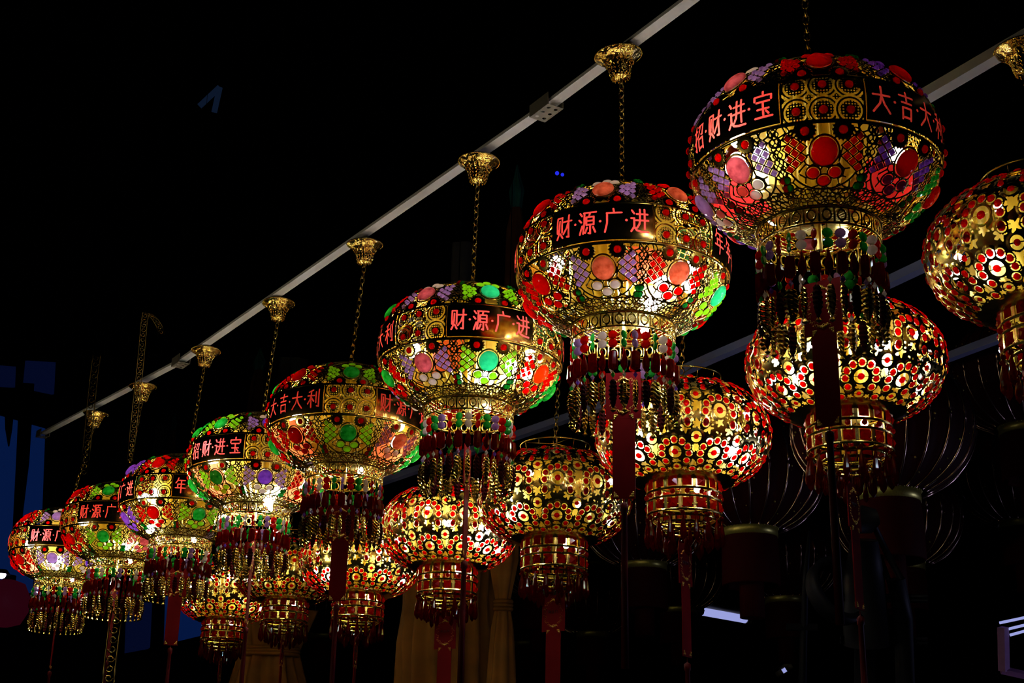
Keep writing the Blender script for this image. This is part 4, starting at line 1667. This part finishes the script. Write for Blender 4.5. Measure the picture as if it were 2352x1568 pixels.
# ================================================================== far lamps and lit shapes
def tube_lamp(a, b, r, label, mat):
    o = thing('tube_light', a, label, 'tube light')
    wire_up(o, 10, r * 2)
    e = o.matrix_basis.inverted() @ b
    obj('lit_tube', MB().tube([(0, 0, 0), e], r, 10).mesh('lit_tube', mat), o)
    f = MB()
    n = e.normalized()
    up = Vector((0, 0, r * 1.6))
    f.tube([up, e + up], r * .9, 6)
    obj('housing', f.mesh('housing', M['grey_steel']), o)
    for p in (Vector((0, 0, 0)), e):
        obj('end_cap', MB().tube([p - n * .03, p + n * .03], r * 1.2, 8).mesh('end_cap', M['grey_steel']), o)


tube_lamp(at(1605, 1402, 13.4), at(1716, 1422, 13.8), .039, 'bluish white tube light between two red fringes at lower right', M['tube'])
tube_lamp(at(1790, 1546, 12), at(1812, 1532, 12), .02, 'short bluish tube light near the bottom edge', M['tube'])

fr = thing('lit_frame', at(2300, 1600, 7.5), 'lilac lit stall frame with white slats at the lower right corner', 'frame')
fi = fr.matrix_basis.inverted()
q = lambda x, y, dd=0.0: fi @ at(x, y, 7.5 + dd)
lil = plain('lilac_painted_frame', (.30, .12, .30, 1), .6)
obj('post', MB().tube([q(2304, 1440), q(2306, 1540)], .030, 4).mesh('post', lil, False), fr)
for (x0, y0, x1, y1) in ((2296, 1430, 2400, 1408), (2316, 1444, 2400, 1424), (2320, 1458, 2400, 1436)):
    obj('slat', MB().tube([q(x0, y0), q(x1, y1)], .008, 6).mesh('slat', M['tube']), fr)
obj('bottom_bar', MB().tube([q(2300, 1538), q(2400, 1560)], .022, 4).mesh('bottom_bar', lil, False), fr)

wl = thing('street_lamp', at(4, 1319, 15), 'small white lamp with magenta glow at the left edge', 'lamp')
obj('globe', MB().ball(.045, (0, 0, 0), 12, 8).mesh('globe', M['white_lamp']), wl)
obj('lamp_hood', MB().lathe([(.05, .05), (.09, 0), (.085, 0), (.04, .05)], 20).mesh('lamp_hood', M['black_steel']), wl)
rg = thing('red_paper_lantern', at(14, 1385, 16), 'dim magenta red lantern at the left edge under the small lamp', 'lantern')
mb = MB()
mb.lathe([(.06, .26), (.18, .22), (.25, .08), (.25, -.08), (.18, -.22), (.06, -.26)], 30)
obj('paper_globe', mb.mesh('paper_globe', M['magenta']), rg)
obj('cap', MB().lathe([(.07, .25), (.07, .31), (.03, .31)], 16).mesh('cap', M['black_steel']), rg)
bd = thing('blue_indicator', at(1285, 399, 24), 'tiny blue light in the dark above the second lantern', 'light')
wire_up(bd, 8)
obj('diode', MB().ball(.035, (-.04, 0, .01), 10, 6).mesh('diode', M['blue_dot']), bd)
obj('diode', MB().ball(.03, (.05, 0, -.015), 10, 6).mesh('diode', M['blue_dot']), bd)

# far building at left with a blue lit opening
DW = 26.0


def quad_wall(name, pts, d, mat, thick=.15, kind='structure'):
    P = [at(x, y, d) for x, y in pts]
    n = (P[1] - P[0]).cross(P[3] - P[0]).normalized() * thick
    V = [p for p in P] + [p + n for p in P]
    o = obj(name, MB().add(V, [(0, 1, 2, 3), (7, 6, 5, 4), (0, 4, 5, 1), (1, 5, 6, 2), (2, 6, 7, 3), (3, 7, 4, 0)]).mesh(name, mat, False))
    if kind:
        o['kind'] = kind
    return o


quad_wall('window_1', [(-60, 940), (98, 985), (84, 1360), (-60, 1372)], DW, M['blue_window'])
quad_wall('window_2', [(-60, 835), (30, 842), (28, 890), (-60, 885)], DW, M['blue_window_dim'])
quad_wall('window_3', [(58, 828), (122, 832), (118, 906), (52, 892)], DW, M['blue_window_dim'])
quad_wall('window_4', [(290, 1390), (345, 1385), (340, 1490), (286, 1500)], DW, M['blue_window_dim'])
quad_wall('window_5', [(380, 1345), (470, 1420), (460, 1460), (376, 1480)], DW, M['blue_window'])
quad_wall('window_6', [(560, 1430), (640, 1425), (635, 1480), (575, 1475)], DW, M['blue_window'])
g = MB().box(60, 60, .2, (0, 24, -.1)).mesh('ground', plain('dark_asphalt', (.02, .02, .022, 1), .9), False)
obj('ground', g)['kind'] = 'structure'
wb = MB().box(60, .4, 24, (0, 30, 12)).mesh('wall_back', M['night_wall'], False)
obj('wall_back', wb)['kind'] = 'structure'
gl = thing('dark_streamer', at(62, 900, 20), 'black streamer hanging in front of the blue window at left', 'streamer')
mb = MB()
gi = gl.matrix_basis.inverted()
mb.tube([gi @ at(62, 880, 20), gi @ at(52, 1060, 20), gi @ at(40, 1200, 20), gi @ at(30, 1240, 20)], [.10, .09, .06, .01], 8)
obj('cloth', mb.mesh('cloth', M['black_steel']), gl)
gl = thing('dark_streamer', at(24, 940, 20), 'short black streamer at the left edge before the blue window', 'streamer')
gi = gl.matrix_basis.inverted()
obj('cloth', MB().tube([gi @ at(22, 930, 20), gi @ at(20, 985, 20), gi @ at(20, 1025, 20)], [.07, .05, .01], 8).mesh('cloth', M['black_steel']), gl)

# faint blue arrow sign high in the dark
sg = thing('arrow_sign', at(485, 228, 22), 'faint dark blue arrow shaped sign high in the dark at upper left', 'sign')
si = sg.matrix_basis.inverted()
f = lambda x, y: si @ at(x, y, 22)
wire_up(sg, 8)
dim = emit('dim_blue_sign', (.02, .045, .12, 1), .16)
obj('stroke', MB().tube([f(458, 244), f(505, 200)], .045, 6).mesh('stroke', dim), sg)
obj('stroke', MB().tube([f(505, 200), f(492, 258)], .045, 6).mesh('stroke', dim), sg)
